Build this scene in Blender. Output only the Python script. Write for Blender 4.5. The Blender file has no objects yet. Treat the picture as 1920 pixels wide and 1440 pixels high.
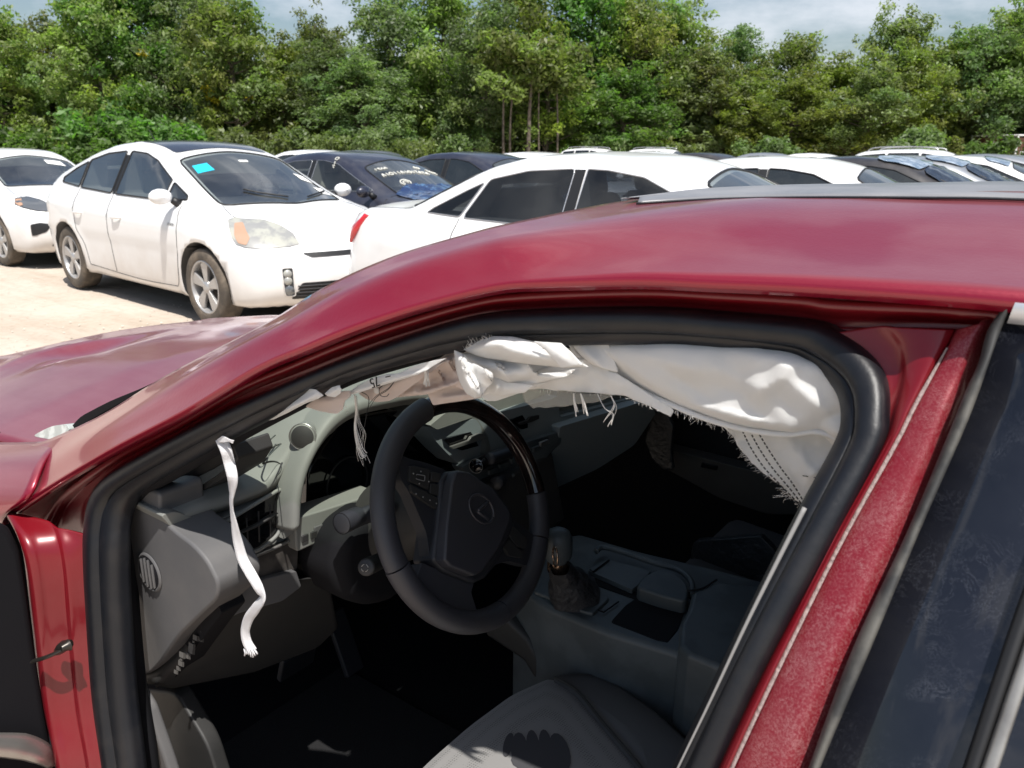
import bpy, bmesh, math, random
import numpy as np
from mathutils import Vector, Matrix, geometry, noise
random.seed(7); rng = np.random.default_rng(7)
S = bpy.context.scene
COL = S.collection
PI = math.pi

# ------------------------------------------------------------------ camera, light
FPX = 1480.0
CAM = Vector((-0.73, 1.223, 1.50))
YAW = math.radians(53.5)
PITCH = math.atan(440 / FPX)
ROLL = 0.0078
_fh = Vector((math.cos(YAW), -math.sin(YAW), 0))
_rt = Vector((-math.sin(YAW), -math.cos(YAW), 0))
_fw = _fh * math.cos(PITCH) - Vector((0, 0, 1)) * math.sin(PITCH)
_up = _fh * math.sin(PITCH) + Vector((0, 0, 1)) * math.cos(PITCH)
RT = _rt * math.cos(ROLL) + _up * math.sin(ROLL)
UP = _up * math.cos(ROLL) - _rt * math.sin(ROLL)
cd = bpy.data.cameras.new('camera'); cam = bpy.data.objects.new('camera', cd); COL.objects.link(cam)
M3 = Matrix((RT, UP, -_fw)).transposed()
cam.matrix_world = Matrix.Translation(CAM) @ M3.to_4x4()
cd.sensor_width = 36.0; cd.lens = 36.0 * FPX / 1920.0
cd.clip_start = 0.05; cd.clip_end = 1500
cd.dof.use_dof = True; cd.dof.focus_distance = 1.15; cd.dof.aperture_fstop = 13.0
S.camera = cam

SUN = Vector((-0.36, 0.25, 0.97)).normalized()
sd = bpy.data.lights.new('sun', 'SUN'); so = bpy.data.objects.new('sun', sd); COL.objects.link(so)
sd.energy = 4.5; sd.angle = math.radians(0.55); sd.color = (1.0, 0.965, 0.91)
so.rotation_euler = SUN.to_track_quat('Z', 'Y').to_euler()
so.location = (0, 0, 30)
W = bpy.data.worlds.new('World'); S.world = W; W.use_nodes = True
nt = W.node_tree; nt.nodes.clear()
def wn(t, **k):
    n = nt.nodes.new(t)
    for a, b in k.items(): setattr(n, a, b)
    return n
wo = wn('ShaderNodeOutputWorld'); bg = wn('ShaderNodeBackground')
sky = wn('ShaderNodeTexSky', sky_type='NISHITA', sun_disc=False)
sky.sun_elevation = math.asin(SUN.z); sky.sun_rotation = math.atan2(SUN.x, SUN.y)
sky.air_density = 1.2; sky.dust_density = 1.6; sky.ozone_density = 1.2
tc = wn('ShaderNodeTexCoord'); mp = wn('ShaderNodeMapping'); mp.inputs['Scale'].default_value = (1, 1, 2.6)
ns = wn('ShaderNodeTexNoise'); ns.inputs['Scale'].default_value = 2.3; ns.inputs['Detail'].default_value = 9; ns.inputs['Roughness'].default_value = 0.58
cr = wn('ShaderNodeValToRGB'); cr.color_ramp.elements[0].position = 0.51; cr.color_ramp.elements[1].position = 0.70
mx = wn('ShaderNodeMix', data_type='RGBA'); mx.inputs['B'].default_value = (8.8, 9.1, 9.8, 1)
nt.links.new(tc.outputs['Generated'], mp.inputs[0]); nt.links.new(mp.outputs[0], ns.inputs['Vector'])
nt.links.new(ns.outputs['Fac'], cr.inputs[0]); nt.links.new(cr.outputs[0], mx.inputs['Factor'])
nt.links.new(sky.outputs[0], mx.inputs['A']); nt.links.new(mx.outputs['Result'], bg.inputs[0])
bg.inputs[1].default_value = 0.078
nt.links.new(bg.outputs[0], wo.inputs[0])
S.view_settings.view_transform = 'Standard'; S.view_settings.look = 'None'
S.view_settings.exposure = 0.5; S.view_settings.gamma = 1.0; S.view_settings.use_curve_mapping = False
S.render.engine = 'CYCLES'
S.cycles.use_denoising = True
S.cycles.max_bounces = 8; S.cycles.transparent_max_bounces = 12
S.cycles.sample_clamp_indirect = 6.0
S.cycles.caustics_reflective = False; S.cycles.caustics_refractive = False

# ------------------------------------------------------------------ helpers
def ray(px, py):
    return _fw + RT * ((px - 960) / FPX) - UP * ((py - 720) / FPX)
def at(px, py, x=None, y=None, z=None, d=None):
    r = ray(px, py)
    if x is not None: t = (x - CAM.x) / r.x
    elif y is not None: t = (y - CAM.y) / r.y
    elif z is not None: t = (z - CAM.z) / r.z
    else: t = d
    return CAM + r * t
def proj(p):
    v = Vector(p) - CAM
    w = v.dot(_fw)
    return (960 + FPX * v.dot(RT) / w, 720 - FPX * v.dot(UP) / w)

def tag(o, label=None, cat=None, group=None, kind=None):
    if label: o['label'] = label
    if cat: o['category'] = cat
    if group: o['group'] = group
    if kind: o['kind'] = kind
    return o
def empty(name, loc=(0, 0, 0), rz=0.0, parent=None):
    o = bpy.data.objects.new(name, None); COL.objects.link(o)
    o.location = loc; o.rotation_euler = (0, 0, rz); o.empty_display_size = 0.1
    if parent: o.parent = parent
    return o
def mesh_obj(name, verts, faces, mat, parent=None, smooth=True, attr=None):
    me = bpy.data.meshes.new(name)
    me.from_pydata([tuple(v) for v in verts], [], faces)
    me.validate(); me.update()
    if smooth: me.polygons.foreach_set('use_smooth', [True] * len(me.polygons))
    if mat is not None: me.materials.append(mat)
    if attr is not None and len(attr) == len(me.vertices):
        a = me.color_attributes.new('tint', 'FLOAT_COLOR', 'POINT')
        a.data.foreach_set('color', np.asarray(attr, dtype=np.float32).ravel())
    o = bpy.data.objects.new(name, me); COL.objects.link(o)
    if parent: o.parent = parent
    return o
def mods(o, *ms):
    for m in ms:
        k, kw = m
        md = o.modifiers.new(k.lower(), k)
        for a, b in kw.items(): setattr(md, a, b)
    return o
def bake(o):
    """apply the modifiers"""
    dg = bpy.context.evaluated_depsgraph_get()
    me = bpy.data.meshes.new_from_object(o.evaluated_get(dg), depsgraph=dg)
    o.modifiers.clear(); o.data = me
    return o
def cr_spline(pts, n):
    """Catmull-Rom through pts, n samples, by chord length"""
    P = np.array([tuple(p) for p in pts], float)
    if len(P) < 3:
        t = np.linspace(0, 1, n)[:, None]
        return P[0] + (P[-1] - P[0]) * t
    d = np.r_[0, np.cumsum(np.linalg.norm(np.diff(P, axis=0), axis=1) ** 0.5 + 1e-9)]
    m = np.zeros_like(P)
    for i in range(len(P)):
        a, b = max(i - 1, 0), min(i + 1, len(P) - 1)
        m[i] = (P[b] - P[a]) / (d[b] - d[a])
    for i in range(1, len(P) - 1):
        h0, h1 = d[i] - d[i - 1], d[i + 1] - d[i]
        m[i] = ((P[i] - P[i - 1]) / h0 * h1 + (P[i + 1] - P[i]) / h1 * h0) / (h0 + h1)
    ts = np.linspace(0, d[-1], n); out = []
    for t in ts:
        i = min(np.searchsorted(d, t, 'right') - 1, len(P) - 2)
        h = d[i + 1] - d[i]; s = (t - d[i]) / h
        out.append((2*s**3 - 3*s**2 + 1) * P[i] + (s**3 - 2*s**2 + s) * h * m[i] + (-2*s**3 + 3*s**2) * P[i + 1] + (s**3 - s**2) * h * m[i + 1])
    return np.array(out)
def grid_faces(nu, nv, closed_v=False, closed_u=False):
    f = []
    for i in range(nu if closed_u else nu - 1):
        for j in range(nv if closed_v else nv - 1):
            a, b = i * nv + j, i * nv + (j + 1) % nv
            i2 = (i + 1) % nu
            f.append((a, b, i2 * nv + (j + 1) % nv, i2 * nv + j))
    return f
def loft(name, rows, mat, parent=None, n=None, sub=None, thick=0, smooth=True, closed=False):
    """rows: list of polylines with equal counts (or resampled to n); sub: samples across the rows (spline)"""
    R = [cr_spline(r, n) if n else np.array([tuple(p) for p in r], float) for r in rows]
    A = np.array(R)                                    # rows x n x 3
    if sub:
        A = np.stack([cr_spline(A[:, j], sub) for j in range(A.shape[1])], axis=1)
    nr, nn = A.shape[:2]
    o = mesh_obj(name, A.reshape(-1, 3), grid_faces(nr, nn, closed_u=closed), mat, parent, smooth)
    if thick: mods(o, ('SOLIDIFY', dict(thickness=abs(thick), offset=-1 if thick > 0 else 1)))
    return o
def tube_data(pts, r, seg=8, n=None, flat=1.0, caps=True):
    P = cr_spline(pts, n) if n else np.array([tuple(p) for p in pts], float)
    rr = np.interp(np.linspace(0, 1, len(P)), np.linspace(0, 1, len(r)), r) if hasattr(r, '__len__') else np.full(len(P), r)
    T = np.gradient(P, axis=0); T /= np.linalg.norm(T, axis=1)[:, None] + 1e-12
    up = np.array([0, 0, 1.0])
    if abs(T[0] @ up) > 0.9: up = np.array([1.0, 0, 0])
    N = np.cross(T[0], up); N /= np.linalg.norm(N)
    V = []
    for i in range(len(P)):
        N = N - T[i] * (N @ T[i]); N /= np.linalg.norm(N) + 1e-12
        B = np.cross(T[i], N)
        for k in range(seg):
            a = 2 * PI * k / seg
            V.append(P[i] + rr[i] * (math.cos(a) * N + flat * math.sin(a) * B))
    F = grid_faces(len(P), seg, closed_v=True)
    if caps:
        F.append(tuple(range(seg))[::-1]); F.append(tuple((len(P) - 1) * seg + k for k in range(seg)))
    return V, F
class MB:
    """collects shapes; build() links them as one mesh object"""
    def __init__(s): s.v = []; s.f = []
    def add(s, v, f):
        o = len(s.v); s.v += [tuple(p) for p in v]; s.f += [tuple(i + o for i in q) for q in f]; return s
    def tube(s, pts, r, seg=8, n=None, flat=1.0): return s.add(*tube_data(pts, r, seg, n, flat))
    def box(s, c, u, v, w):
        c, u, v, w = map(Vector, (c, u, v, w))
        P = [c + u * a + v * b + w * d for a in (-1, 1) for b in (-1, 1) for d in (-1, 1)]
        return s.add(P, [(0, 1, 3, 2), (4, 6, 7, 5), (0, 4, 5, 1), (2, 3, 7, 6), (0, 2, 6, 4), (1, 5, 7, 3)])
    def prism(s, poly, d):
        """poly: planar 3D polygon, extruded by vector d"""
        n = len(poly); d = Vector(d)
        P = [Vector(p) for p in poly] + [Vector(p) + d for p in poly]
        F = [tuple(range(n)), tuple(range(2 * n - 1, n - 1, -1))] + [(i, i + n, (i + 1) % n + n, (i + 1) % n) for i in range(n)]
        return s.add(P, F)
    def lathe(s, prof, c, ax, seg=32):
        """prof: (radius, height) along axis ax from c"""
        ax = Vector(ax).normalized(); c = Vector(c)
        t = Vector((1, 0, 0)) if abs(ax.x) < 0.8 else Vector((0, 0, 1))
        u = ax.cross(t).normalized(); w = ax.cross(u)
        V = [c + ax * h + (u * math.cos(2*PI*k/seg) + w * math.sin(2*PI*k/seg)) * max(r, 1e-5) for r, h in prof for k in range(seg)]
        return s.add(V, grid_faces(len(prof), seg, closed_v=True))
    def build(s, name, mat, parent=None, smooth=True, bevel=0, seg=2, sub=0, fix=True, thick=0):
        o = mesh_obj(name, s.v, s.f, mat, parent, smooth)
        if fix:
            bm = bmesh.new(); bm.from_mesh(o.data); bmesh.ops.recalc_face_normals(bm, faces=bm.faces); bm.to_mesh(o.data); bm.free()
        if thick: mods(o, ('SOLIDIFY', dict(thickness=thick, offset=0)))
        if bevel: mods(o, ('BEVEL', dict(width=bevel, segments=seg, limit_method='ANGLE', angle_limit=0.6)))
        if sub: mods(o, ('SUBSURF', dict(levels=sub, render_levels=sub)))
        if smooth and not sub: mods(o, ('WEIGHTED_NORMAL', dict(keep_sharp=True)))
        return o
def rpoly(pts, r=0.2, k=4):
    """round the corners of a 2D/3D polygon by fraction r of its edges"""
    P = [np.array(tuple(p), float) for p in pts]; out = []
    for i in range(len(P)):
        a, b, c = P[i - 1], P[i], P[(i + 1) % len(P)]
        la, lc = np.linalg.norm(a - b), np.linalg.norm(c - b); q = min(la, lc) * r
        s, e = b + (a - b) / la * q, b + (c - b) / lc * q
        for t in np.linspace(0, 1, k): out.append((1-t)**2 * s + 2*t*(1-t) * b + t*t * e)
    return [Vector(o) if len(o) == 3 else tuple(o) for o in out]

# ------------------------------------------------------------------ materials
def mat(name, col=(.5,.5,.5), rough=.5, metal=0., coat=0., spec=.5, bump=None, var=None, dust=None, emis=None, trans=0., alpha=1., sheen=0., ccol=None, aniso=None, coat_rough=.03):
    """var=(colour2, scale, lo, hi); dust=(colour, amount, scale); bump=(scale, strength, dist)"""
    m = bpy.data.materials.new(name); m.use_nodes = True
    t = m.node_tree; b = t.nodes['Principled BSDF']; L = t.links.new
    b.inputs['Base Color'].default_value = (*col, 1); b.inputs['Roughness'].default_value = rough
    b.inputs['Metallic'].default_value = metal; b.inputs['Coat Weight'].default_value = coat
    b.inputs['Coat Roughness'].default_value = coat_rough
    b.inputs['Specular IOR Level'].default_value = spec; b.inputs['Transmission Weight'].default_value = trans
    b.inputs['Alpha'].default_value = alpha; b.inputs['Sheen Weight'].default_value = sheen
    tcn = t.nodes.new('ShaderNodeTexCoord'); src = None
    def nz(scale, det=6, rough=.55, vec=None):
        n = t.nodes.new('ShaderNodeTexNoise'); n.inputs['Scale'].default_value = scale; n.inputs['Detail'].default_value = det
        n.inputs['Roughness'].default_value = rough; L(vec or tcn.outputs['Object'], n.inputs['Vector']); return n.outputs['Fac']
    def ramp(f, lo, hi, a=0., c=1.):
        r = t.nodes.new('ShaderNodeMapRange'); r.inputs[1].default_value = lo; r.inputs[2].default_value = hi
        r.inputs[3].default_value = a; r.inputs[4].default_value = c; r.interpolation_type = 'SMOOTHSTEP'; L(f, r.inputs[0]); return r.outputs[0]
    def mixc(f, a, c):
        n = t.nodes.new('ShaderNodeMix'); n.data_type = 'RGBA'; L(f, n.inputs['Factor'])
        for s_, v in (('A', a), ('B', c)):
            if isinstance(v, tuple): n.inputs[s_].default_value = (*v, 1)
            else: L(v, n.inputs[s_])
        return n.outputs['Result']
    cur = col
    if var:
        c2, sc, lo, hi = var; cur = mixc(ramp(nz(sc), lo, hi), cur, c2)
    if dust:
        dc, am, sc = dust
        f = ramp(nz(sc, 8, .65), .35, .75, am * .25, am)
        cur = mixc(f, cur, dc); L(ramp(f, 0, 1, rough, .75), b.inputs['Roughness'])
    if cur is not col: L(cur, b.inputs['Base Color'])
    if bump:
        sc, st, di = bump; n = t.nodes.new('ShaderNodeBump'); n.inputs['Strength'].default_value = st; n.inputs['Distance'].default_value = di
        L(nz(sc, 8), n.inputs['Height']); L(n.outputs[0], b.inputs['Normal'])
    if emis:
        b.inputs['Emission Color'].default_value = (*emis[0], 1); b.inputs['Emission Strength'].default_value = emis[1]
    m['h'] = 0
    return m
white_paint = mat('white_paint', (.82,.82,.82), .3, coat=.7, dust=((.64,.59,.53), .12, 3))
navy_paint = mat('navy_paint', (.010,.014,.035), .3, .2, coat=.6, dust=((.30,.28,.26), .22, 3))
grey_paint = mat('grey_paint', (.30,.32,.35), .35, .5, coat=.5, dust=((.5,.46,.4), .2, 3))
black_paint = mat('black_paint', (.012,.012,.016), .3, .1, coat=.6, dust=((.34,.31,.28), .25, 3))
solar_roof = mat('solar_roof', (.008,.010,.022), .18, coat=.5, dust=((.3,.3,.32), .18, 2))
car_glass = mat('car_glass', (.010,.014,.016), .04, spec=.8, dust=((.30,.31,.31), .09, 2))
tint_glass = mat('tint_glass', (.006,.007,.010), .05, spec=.7, dust=((.2,.21,.22), .05, 2))
wind_glass = mat('wind_glass', (.020,.026,.030), .07, spec=.8, dust=((.36,.37,.37), .20, 1.6))
trim_black = mat('trim_black', (.012,.012,.013), .5)
plastic_dark = mat('plastic_dark', (.03,.03,.032), .6)
chrome = mat('chrome', (.75,.76,.78), .15, 1.)
dull_chrome = mat('dull_chrome', (.55,.55,.56), .35, .9)
tyre_mat = mat('tyre_rubber', (.030,.028,.026), .85, dust=((.34,.27,.20), .55, 6), bump=(60,.3,.01))
rim_mat = mat('wheel_alloy', (.50,.50,.50), .38, .6, dust=((.42,.36,.3), .35, 5))
lamp_clear = mat('headlamp_lens', (.40,.40,.35), .25, coat=.8, var=((.28,.28,.27), 9, .4, .6))
lamp_dark = mat('headlamp_dark', (.16,.17,.18), .12, .4, coat=1)
lamp_amber = mat('amber_lens', (.44,.27,.18), .25, coat=.8)
lamp_red = mat('red_lens', (.55,.012,.02), .2, coat=1)
paper_white = mat('paper_white', (.8,.8,.78), .8)
paper_cyan = mat('paper_cyan', (.01,.50,.72), .7)
marker_white = mat('window_marker', (.65,.64,.58), .9)
blue_film = mat('blue_film', (.012,.03,.10), .12, coat=.8, spec=.8, var=((.09,.18,.32), 9, .5, .66), bump=(9,.8,.05))
pale_film = mat('pale_film', (.16,.22,.30), .15, coat=.8, var=((.40,.47,.55), 9, .45, .6), bump=(9,.8,.05))
black_film = mat('black_film', (.010,.010,.014), .18, coat=.8, bump=(8,.9,.05))

def lower_dirt(m, col):
    t = m.node_tree; L = t.links.new; b = t.nodes['Principled BSDF']; src = b.inputs['Base Color'].links[0].from_socket
    tc_ = t.nodes.new('ShaderNodeTexCoord'); sx = t.nodes.new('ShaderNodeSeparateXYZ'); L(tc_.outputs['Object'], sx.inputs[0])
    n = t.nodes.new('ShaderNodeTexNoise'); n.inputs['Scale'].default_value = 4; n.inputs['Detail'].default_value = 8; L(tc_.outputs['Object'], n.inputs['Vector'])
    a = t.nodes.new('ShaderNodeMath'); a.operation = 'MULTIPLY_ADD'; L(n.outputs['Fac'], a.inputs[0]); a.inputs[1].default_value = .5; L(sx.outputs['Z'], a.inputs[2])
    r = t.nodes.new('ShaderNodeMapRange'); r.inputs[1].default_value = .80; r.inputs[2].default_value = .38; r.inputs[3].default_value = 0; r.inputs[4].default_value = .5; L(a.outputs[0], r.inputs[0])
    x = t.nodes.new('ShaderNodeMix'); x.data_type = 'RGBA'; L(r.outputs[0], x.inputs['Factor']); L(src, x.inputs['A']); x.inputs['B'].default_value = (*col, 1); L(x.outputs['Result'], b.inputs['Base Color'])
lower_dirt(white_paint, (.46,.37,.28))
# ------------------------------------------------------------------ ground
def ground_mat():
    m = mat('caliche_dirt', (.56,.47,.385), .95, bump=(5,.35,.04)); t = m.node_tree; L = t.links.new
    b = t.nodes['Principled BSDF']; b.inputs['Specular IOR Level'].default_value = .15
    tcn = t.nodes.new('ShaderNodeTexCoord')
    def nz(s, d=8, r=.6):
        n = t.nodes.new('ShaderNodeTexNoise'); n.inputs['Scale'].default_value = s; n.inputs['Detail'].default_value = d; n.inputs['Roughness'].default_value = r
        L(tcn.outputs['Object'], n.inputs['Vector']); return n.outputs['Fac']
    r1 = t.nodes.new('ShaderNodeValToRGB'); L(nz(.55), r1.inputs[0])
    e = r1.color_ramp.elements; e[0].position = .36; e[0].color = (.46,.385,.31,1); e[1].position = .62; e[1].color = (.55,.48,.41,1)
    r2 = t.nodes.new('ShaderNodeValToRGB'); L(nz(14, 6, .7), r2.inputs[0])
    e = r2.color_ramp.elements; e[0].position = .30; e[0].color = (.80,.79,.77,1); e[1].position = .52; e[1].color = (1,1,1,1)
    mp_ = t.nodes.new('ShaderNodeMapping'); mp_.inputs['Scale'].default_value = (.16, 2.6, 1); mp_.inputs['Rotation'].default_value = (0, 0, .25); L(tcn.outputs['Object'], mp_.inputs[0])
    nt_ = t.nodes.new('ShaderNodeTexNoise'); nt_.inputs['Scale'].default_value = 1.3; nt_.inputs['Detail'].default_value = 7; nt_.inputs['Roughness'].default_value = .7; L(mp_.outputs[0], nt_.inputs['Vector'])
    r3 = t.nodes.new('ShaderNodeValToRGB'); L(nt_.outputs['Fac'], r3.inputs[0]); e = r3.color_ramp.elements; e[0].position = .40; e[0].color = (.72,.69,.65,1); e[1].position = .54; e[1].color = (1,1,1,1)
    m0 = t.nodes.new('ShaderNodeMix'); m0.data_type = 'RGBA'; m0.blend_type = 'MULTIPLY'; m0.inputs['Factor'].default_value = .35; L(r1.outputs[0], m0.inputs['A']); L(r3.outputs[0], m0.inputs['B'])
    mm = t.nodes.new('ShaderNodeMix'); mm.data_type = 'RGBA'; mm.blend_type = 'MULTIPLY'; mm.inputs['Factor'].default_value = .8
    L(m0.outputs['Result'], mm.inputs['A']); L(r2.outputs[0], mm.inputs['B']); L(mm.outputs['Result'], b.inputs['Base Color'])
    return m
GM = ground_mat()
def ground():
    n = 90; xs = np.sinh(np.linspace(-5.2, 5.2, n)) / math.sinh(5.2) * 500 + 4
    ys = np.sinh(np.linspace(-5.2, 5.2, n)) / math.sinh(5.2) * 500 - 4
    V = []
    for x in xs:
        for y in ys:
            z = .02 * noise.noise(Vector((x * .5, y * .5, 0))) + .008 * noise.noise(Vector((x * 2.3, y * 2.3, 3)))
            V.append((x, y, z - .015))
    o = mesh_obj('ground', V, grid_faces(n, n), GM); tag(o, kind='structure')
    # loose stones
    b = MB()
    for i in range(380):
        px, py = rng.uniform(-40, 620), rng.uniform(470, 700)
        c = at(px, py, z=0); s = rng.uniform(.004, .014)
        if c.y > -.6: continue
        V = [c + Vector((s * rng.uniform(.7, 1.3) * a, s * rng.uniform(.7, 1.3) * d, s * .6 * e)) for a, d, e in ((1,0,0),(-1,0,0),(0,1,0),(0,-1,0),(0,0,1),(0,0,-.5))]
        b.add(V, [(0,2,4),(2,1,4),(1,3,4),(3,0,4),(2,0,5),(1,2,5),(3,1,5),(0,3,5)])
    o = b.build('gravel', mat('pebble', (.42,.35,.28), .9, var=((.6,.54,.47), 3, .4, .6)), smooth=False, fix=False); tag(o, 'small loose stones scattered over the pale dirt lot', 'gravel', kind='stuff')
ground()
# ------------------------------------------------------------------ trees
def leaf_mat(name, base, back):
    m = bpy.data.materials.new(name); m.use_nodes = True; t = m.node_tree; L = t.links.new
    b = t.nodes['Principled BSDF']; b.inputs['Roughness'].default_value = .48; b.inputs['Specular IOR Level'].default_value = .45
    at_ = t.nodes.new('ShaderNodeAttribute'); at_.attribute_name = 'tint'
    oi = t.nodes.new('ShaderNodeObjectInfo')
    hs = t.nodes.new('ShaderNodeHueSaturation'); mr = t.nodes.new('ShaderNodeMapRange'); mr.inputs[3].default_value = .485; mr.inputs[4].default_value = .515
    mv = t.nodes.new('ShaderNodeMapRange'); mv.inputs[3].default_value = .8; mv.inputs[4].default_value = 1.3
    L(oi.outputs['Random'], mr.inputs[0]); L(oi.outputs['Random'], mv.inputs[0]); L(mr.outputs[0], hs.inputs['Hue']); L(mv.outputs[0], hs.inputs['Value'])
    mm = t.nodes.new('ShaderNodeMix'); mm.data_type = 'RGBA'; mm.blend_type = 'MULTIPLY'; mm.inputs['Factor'].default_value = 1
    mm.inputs['A'].default_value = (*base, 1); L(at_.outputs['Color'], mm.inputs['B']); L(mm.outputs['Result'], hs.inputs['Color'])
    L(hs.outputs[0], b.inputs['Base Color'])
    tr = t.nodes.new('ShaderNodeBsdfTranslucent'); mx_ = t.nodes.new('ShaderNodeMixShader'); mx_.inputs[0].default_value = .46
    m2 = t.nodes.new('ShaderNodeMix'); m2.data_type = 'RGBA'; m2.blend_type = 'MULTIPLY'; m2.inputs['Factor'].default_value = 1
    m2.inputs['A'].default_value = (*back, 1); L(hs.outputs[0], m2.inputs['B']); L(m2.outputs['Result'], tr.inputs[0])
    L(b.outputs[0], mx_.inputs[1]); L(tr.outputs[0], mx_.inputs[2]); L(mx_.outputs[0], t.nodes['Material Output'].inputs[0])
    return m
LM = [leaf_mat('leaf_mid', (.165,.200,.062), (1.6,2.0,.8)), leaf_mat('leaf_yellow', (.165,.215,.05), (1.6,1.8,.7)),
      leaf_mat('leaf_blue', (.135,.180,.072), (1.5,1.8,.9)), leaf_mat('leaf_olive', (.150,.185,.070), (1.5,1.7,.7)), leaf_mat('leaf_fresh', (.110,.180,.052), (1.5,2.1,.7)),
      leaf_mat('leaf_gold', (.42,.36,.03), (1.4,1.3,.6))]
BARK = mat('bark', (.16,.13,.105), .9, bump=(12,.6,.04), var=((.08,.065,.05), 4, .4, .6))
def leaves(clumps, n, size, droop=0., seed=0, flat=.75):
    """clumps: (centre, radii, tint); n leaves of random lozenge quads spread near each clump's surface"""
    r = np.random.default_rng(seed)
    w = np.array([c[1][0] * c[1][1] + c[1][0] * c[1][2] for c in clumps]); w = w / w.sum()
    idx = r.choice(len(clumps), n, p=w)
    C = np.array([c[0] for c in clumps])[idx]; R = np.array([c[1] for c in clumps])[idx]; T = np.array([c[2] for c in clumps])[idx]
    d = r.normal(size=(n, 3)); d /= np.linalg.norm(d, axis=1)[:, None]
    rad = r.uniform(.25, 1.3, n) ** .75 + (r.uniform(0, 1, n) > .85) * r.uniform(0, .6, n)
    P = C + d * R * rad[:, None]
    P[:, 2] -= droop * r.uniform(0, 1, n) * np.maximum(0, rad - .6) * R[:, 2]
    nrm = d * .8 + r.normal(size=(n, 3)) * .75 + np.array([0, 0, .65]); nrm /= np.linalg.norm(nrm, axis=1)[:, None]
    a = np.cross(nrm, r.normal(size=(n, 3))); a /= np.linalg.norm(a, axis=1)[:, None]; b = np.cross(nrm, a)
    s = size * r.uniform(.5, 1.35, n)[:, None]; a = a * s; b = b * s * flat * .6
    tip = nrm * s * .25
    V = np.stack([P - a, P - b * 1.0 + tip * .3, P + a - tip, P + b + tip * .3], axis=1).reshape(-1, 3)
    br = r.uniform(.72, 1.25, n)[:, None] * T
    A = np.concatenate([np.clip(br, 0, 3), np.ones((n, 1))], axis=1); A = np.repeat(A, 4, axis=0)
    return V, A
def leaf_obj(name, V, A, m, parent):
    n = len(V) // 4; me = bpy.data.meshes.new(name)
    me.vertices.add(len(V)); me.vertices.foreach_set('co', V.astype(np.float32).ravel())
    me.loops.add(4 * n); me.loops.foreach_set('vertex_index', np.arange(4 * n, dtype=np.int32))
    me.polygons.add(n); me.polygons.foreach_set('loop_start', np.arange(0, 4 * n, 4, dtype=np.int32)); me.polygons.foreach_set('loop_total', np.full(n, 4, dtype=np.int32))
    me.update(calc_edges=True)
    ca = me.color_attributes.new('tint', 'FLOAT_COLOR', 'POINT'); ca.data.foreach_set('color', A.astype(np.float32).ravel())
    me.materials.append(m); o = bpy.data.objects.new(name, me); COL.objects.link(o); o.parent = parent; return o
def make_tree(kind, h, wd, seed, lm, nleaf, size, base=.18, dense=1.0, droop=.3, spiky=False):
    r = np.random.default_rng(seed); root = empty(kind)
    tb = MB(); lean = r.normal(size=2) * .03 * h
    top = np.array([lean[0], lean[1], h * .93])
    tp = cr_spline([(0,0,-.3), (lean[0]*.3 + r.normal()*.1, lean[1]*.3, h*.35), (lean[0]*.7, lean[1]*.7 + r.normal()*.15, h*.68), tuple(top)], 14)
    tb.tube(tp, [h*.021, h*.017, h*.012, h*.003], 8)
    clumps = []
    nb = int(44 * dense)
    for i in range(nb):
        f = base + (1 - base) * (i + r.uniform(0, 1)) / nb
        p0 = np.array([np.interp(f*.93, np.linspace(0, 1, 14), tp[:, k]) for k in range(3)])
        prof = math.sin(min(1, (f - base + .12) / (1 - base + .12)) ** .75 * PI) ** .6 if not spiky else (1.05 - f) * 1.2
        L_ = wd * .5 * prof * r.uniform(.55, 1.15)
        az = i * 2.4 + r.normal() * .5
        el = r.uniform(.1, .75) if f < .75 else r.uniform(.5, 1.1)
        p1 = p0 + np.array([math.cos(az) * L_ * math.cos(el), math.sin(az) * L_ * math.cos(el), L_ * math.sin(el) * .75])
        p1[2] = min(p1[2], h)
        mid = (p0 + p1) / 2 + np.array([0, 0, -.06 * L_])
        tb.tube([p0, mid, p1], [h*.007, h*.0045, h*.0015], 5, n=6)
        t = 1 + r.normal() * .16; tint = np.array([t * (1 + r.normal()*.07), t, t * (1 + r.normal()*.12)])
        q = r.uniform(.45, 1.0)
        for j, ff in enumerate((.95, .6)):
            c = p0 + (p1 - p0) * ff; s = h * .064 * q * r.uniform(.8, 1.3)
            clumps.append((c, (s * 1.25, s * 1.25, s * .8), tint))
        for j in range(6):
            c = p1 + r.normal(size=3) * h * .062; s = h * .034 * r.uniform(.6, 1.3)
            clumps.append((c, (s * 1.3, s * 1.3, s), tint * r.uniform(.85, 1.2)))
    V, A = leaves(clumps, nleaf, size, droop, seed)
    leaf_obj('crown', V, A, lm, root)
    tb.build('trunk', BARK, root)
    return root
def copy_tree(o, parent=None, **k):
    c = o.copy(); COL.objects.link(c); c.parent = parent
    for ch in list(o.children): copy_tree(ch, c)
    return c
PROTO = {
 'broad': make_tree('broadleaf_tree', 12, 8.5, 11, LM[0], 17000, .17, base=.12),
 'yellow': make_tree('broadleaf_tree', 11, 8.0, 12, LM[1], 17000, .16, base=.06),
 'blue': make_tree('broadleaf_tree', 12, 8.0, 13, LM[2], 18000, .15, base=.10, droop=.9),
 'olive': make_tree('broadleaf_tree', 12, 8.0, 14, LM[3], 15000, .16, base=.15, dense=.9),
 'fresh': make_tree('broadleaf_tree', 11, 8.5, 15, LM[4], 17000, .17, base=.10),
 'open': make_tree('broadleaf_tree', 13, 8.5, 16, LM[0], 11000, .17, base=.35, dense=.8),
}
used = set()
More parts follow.
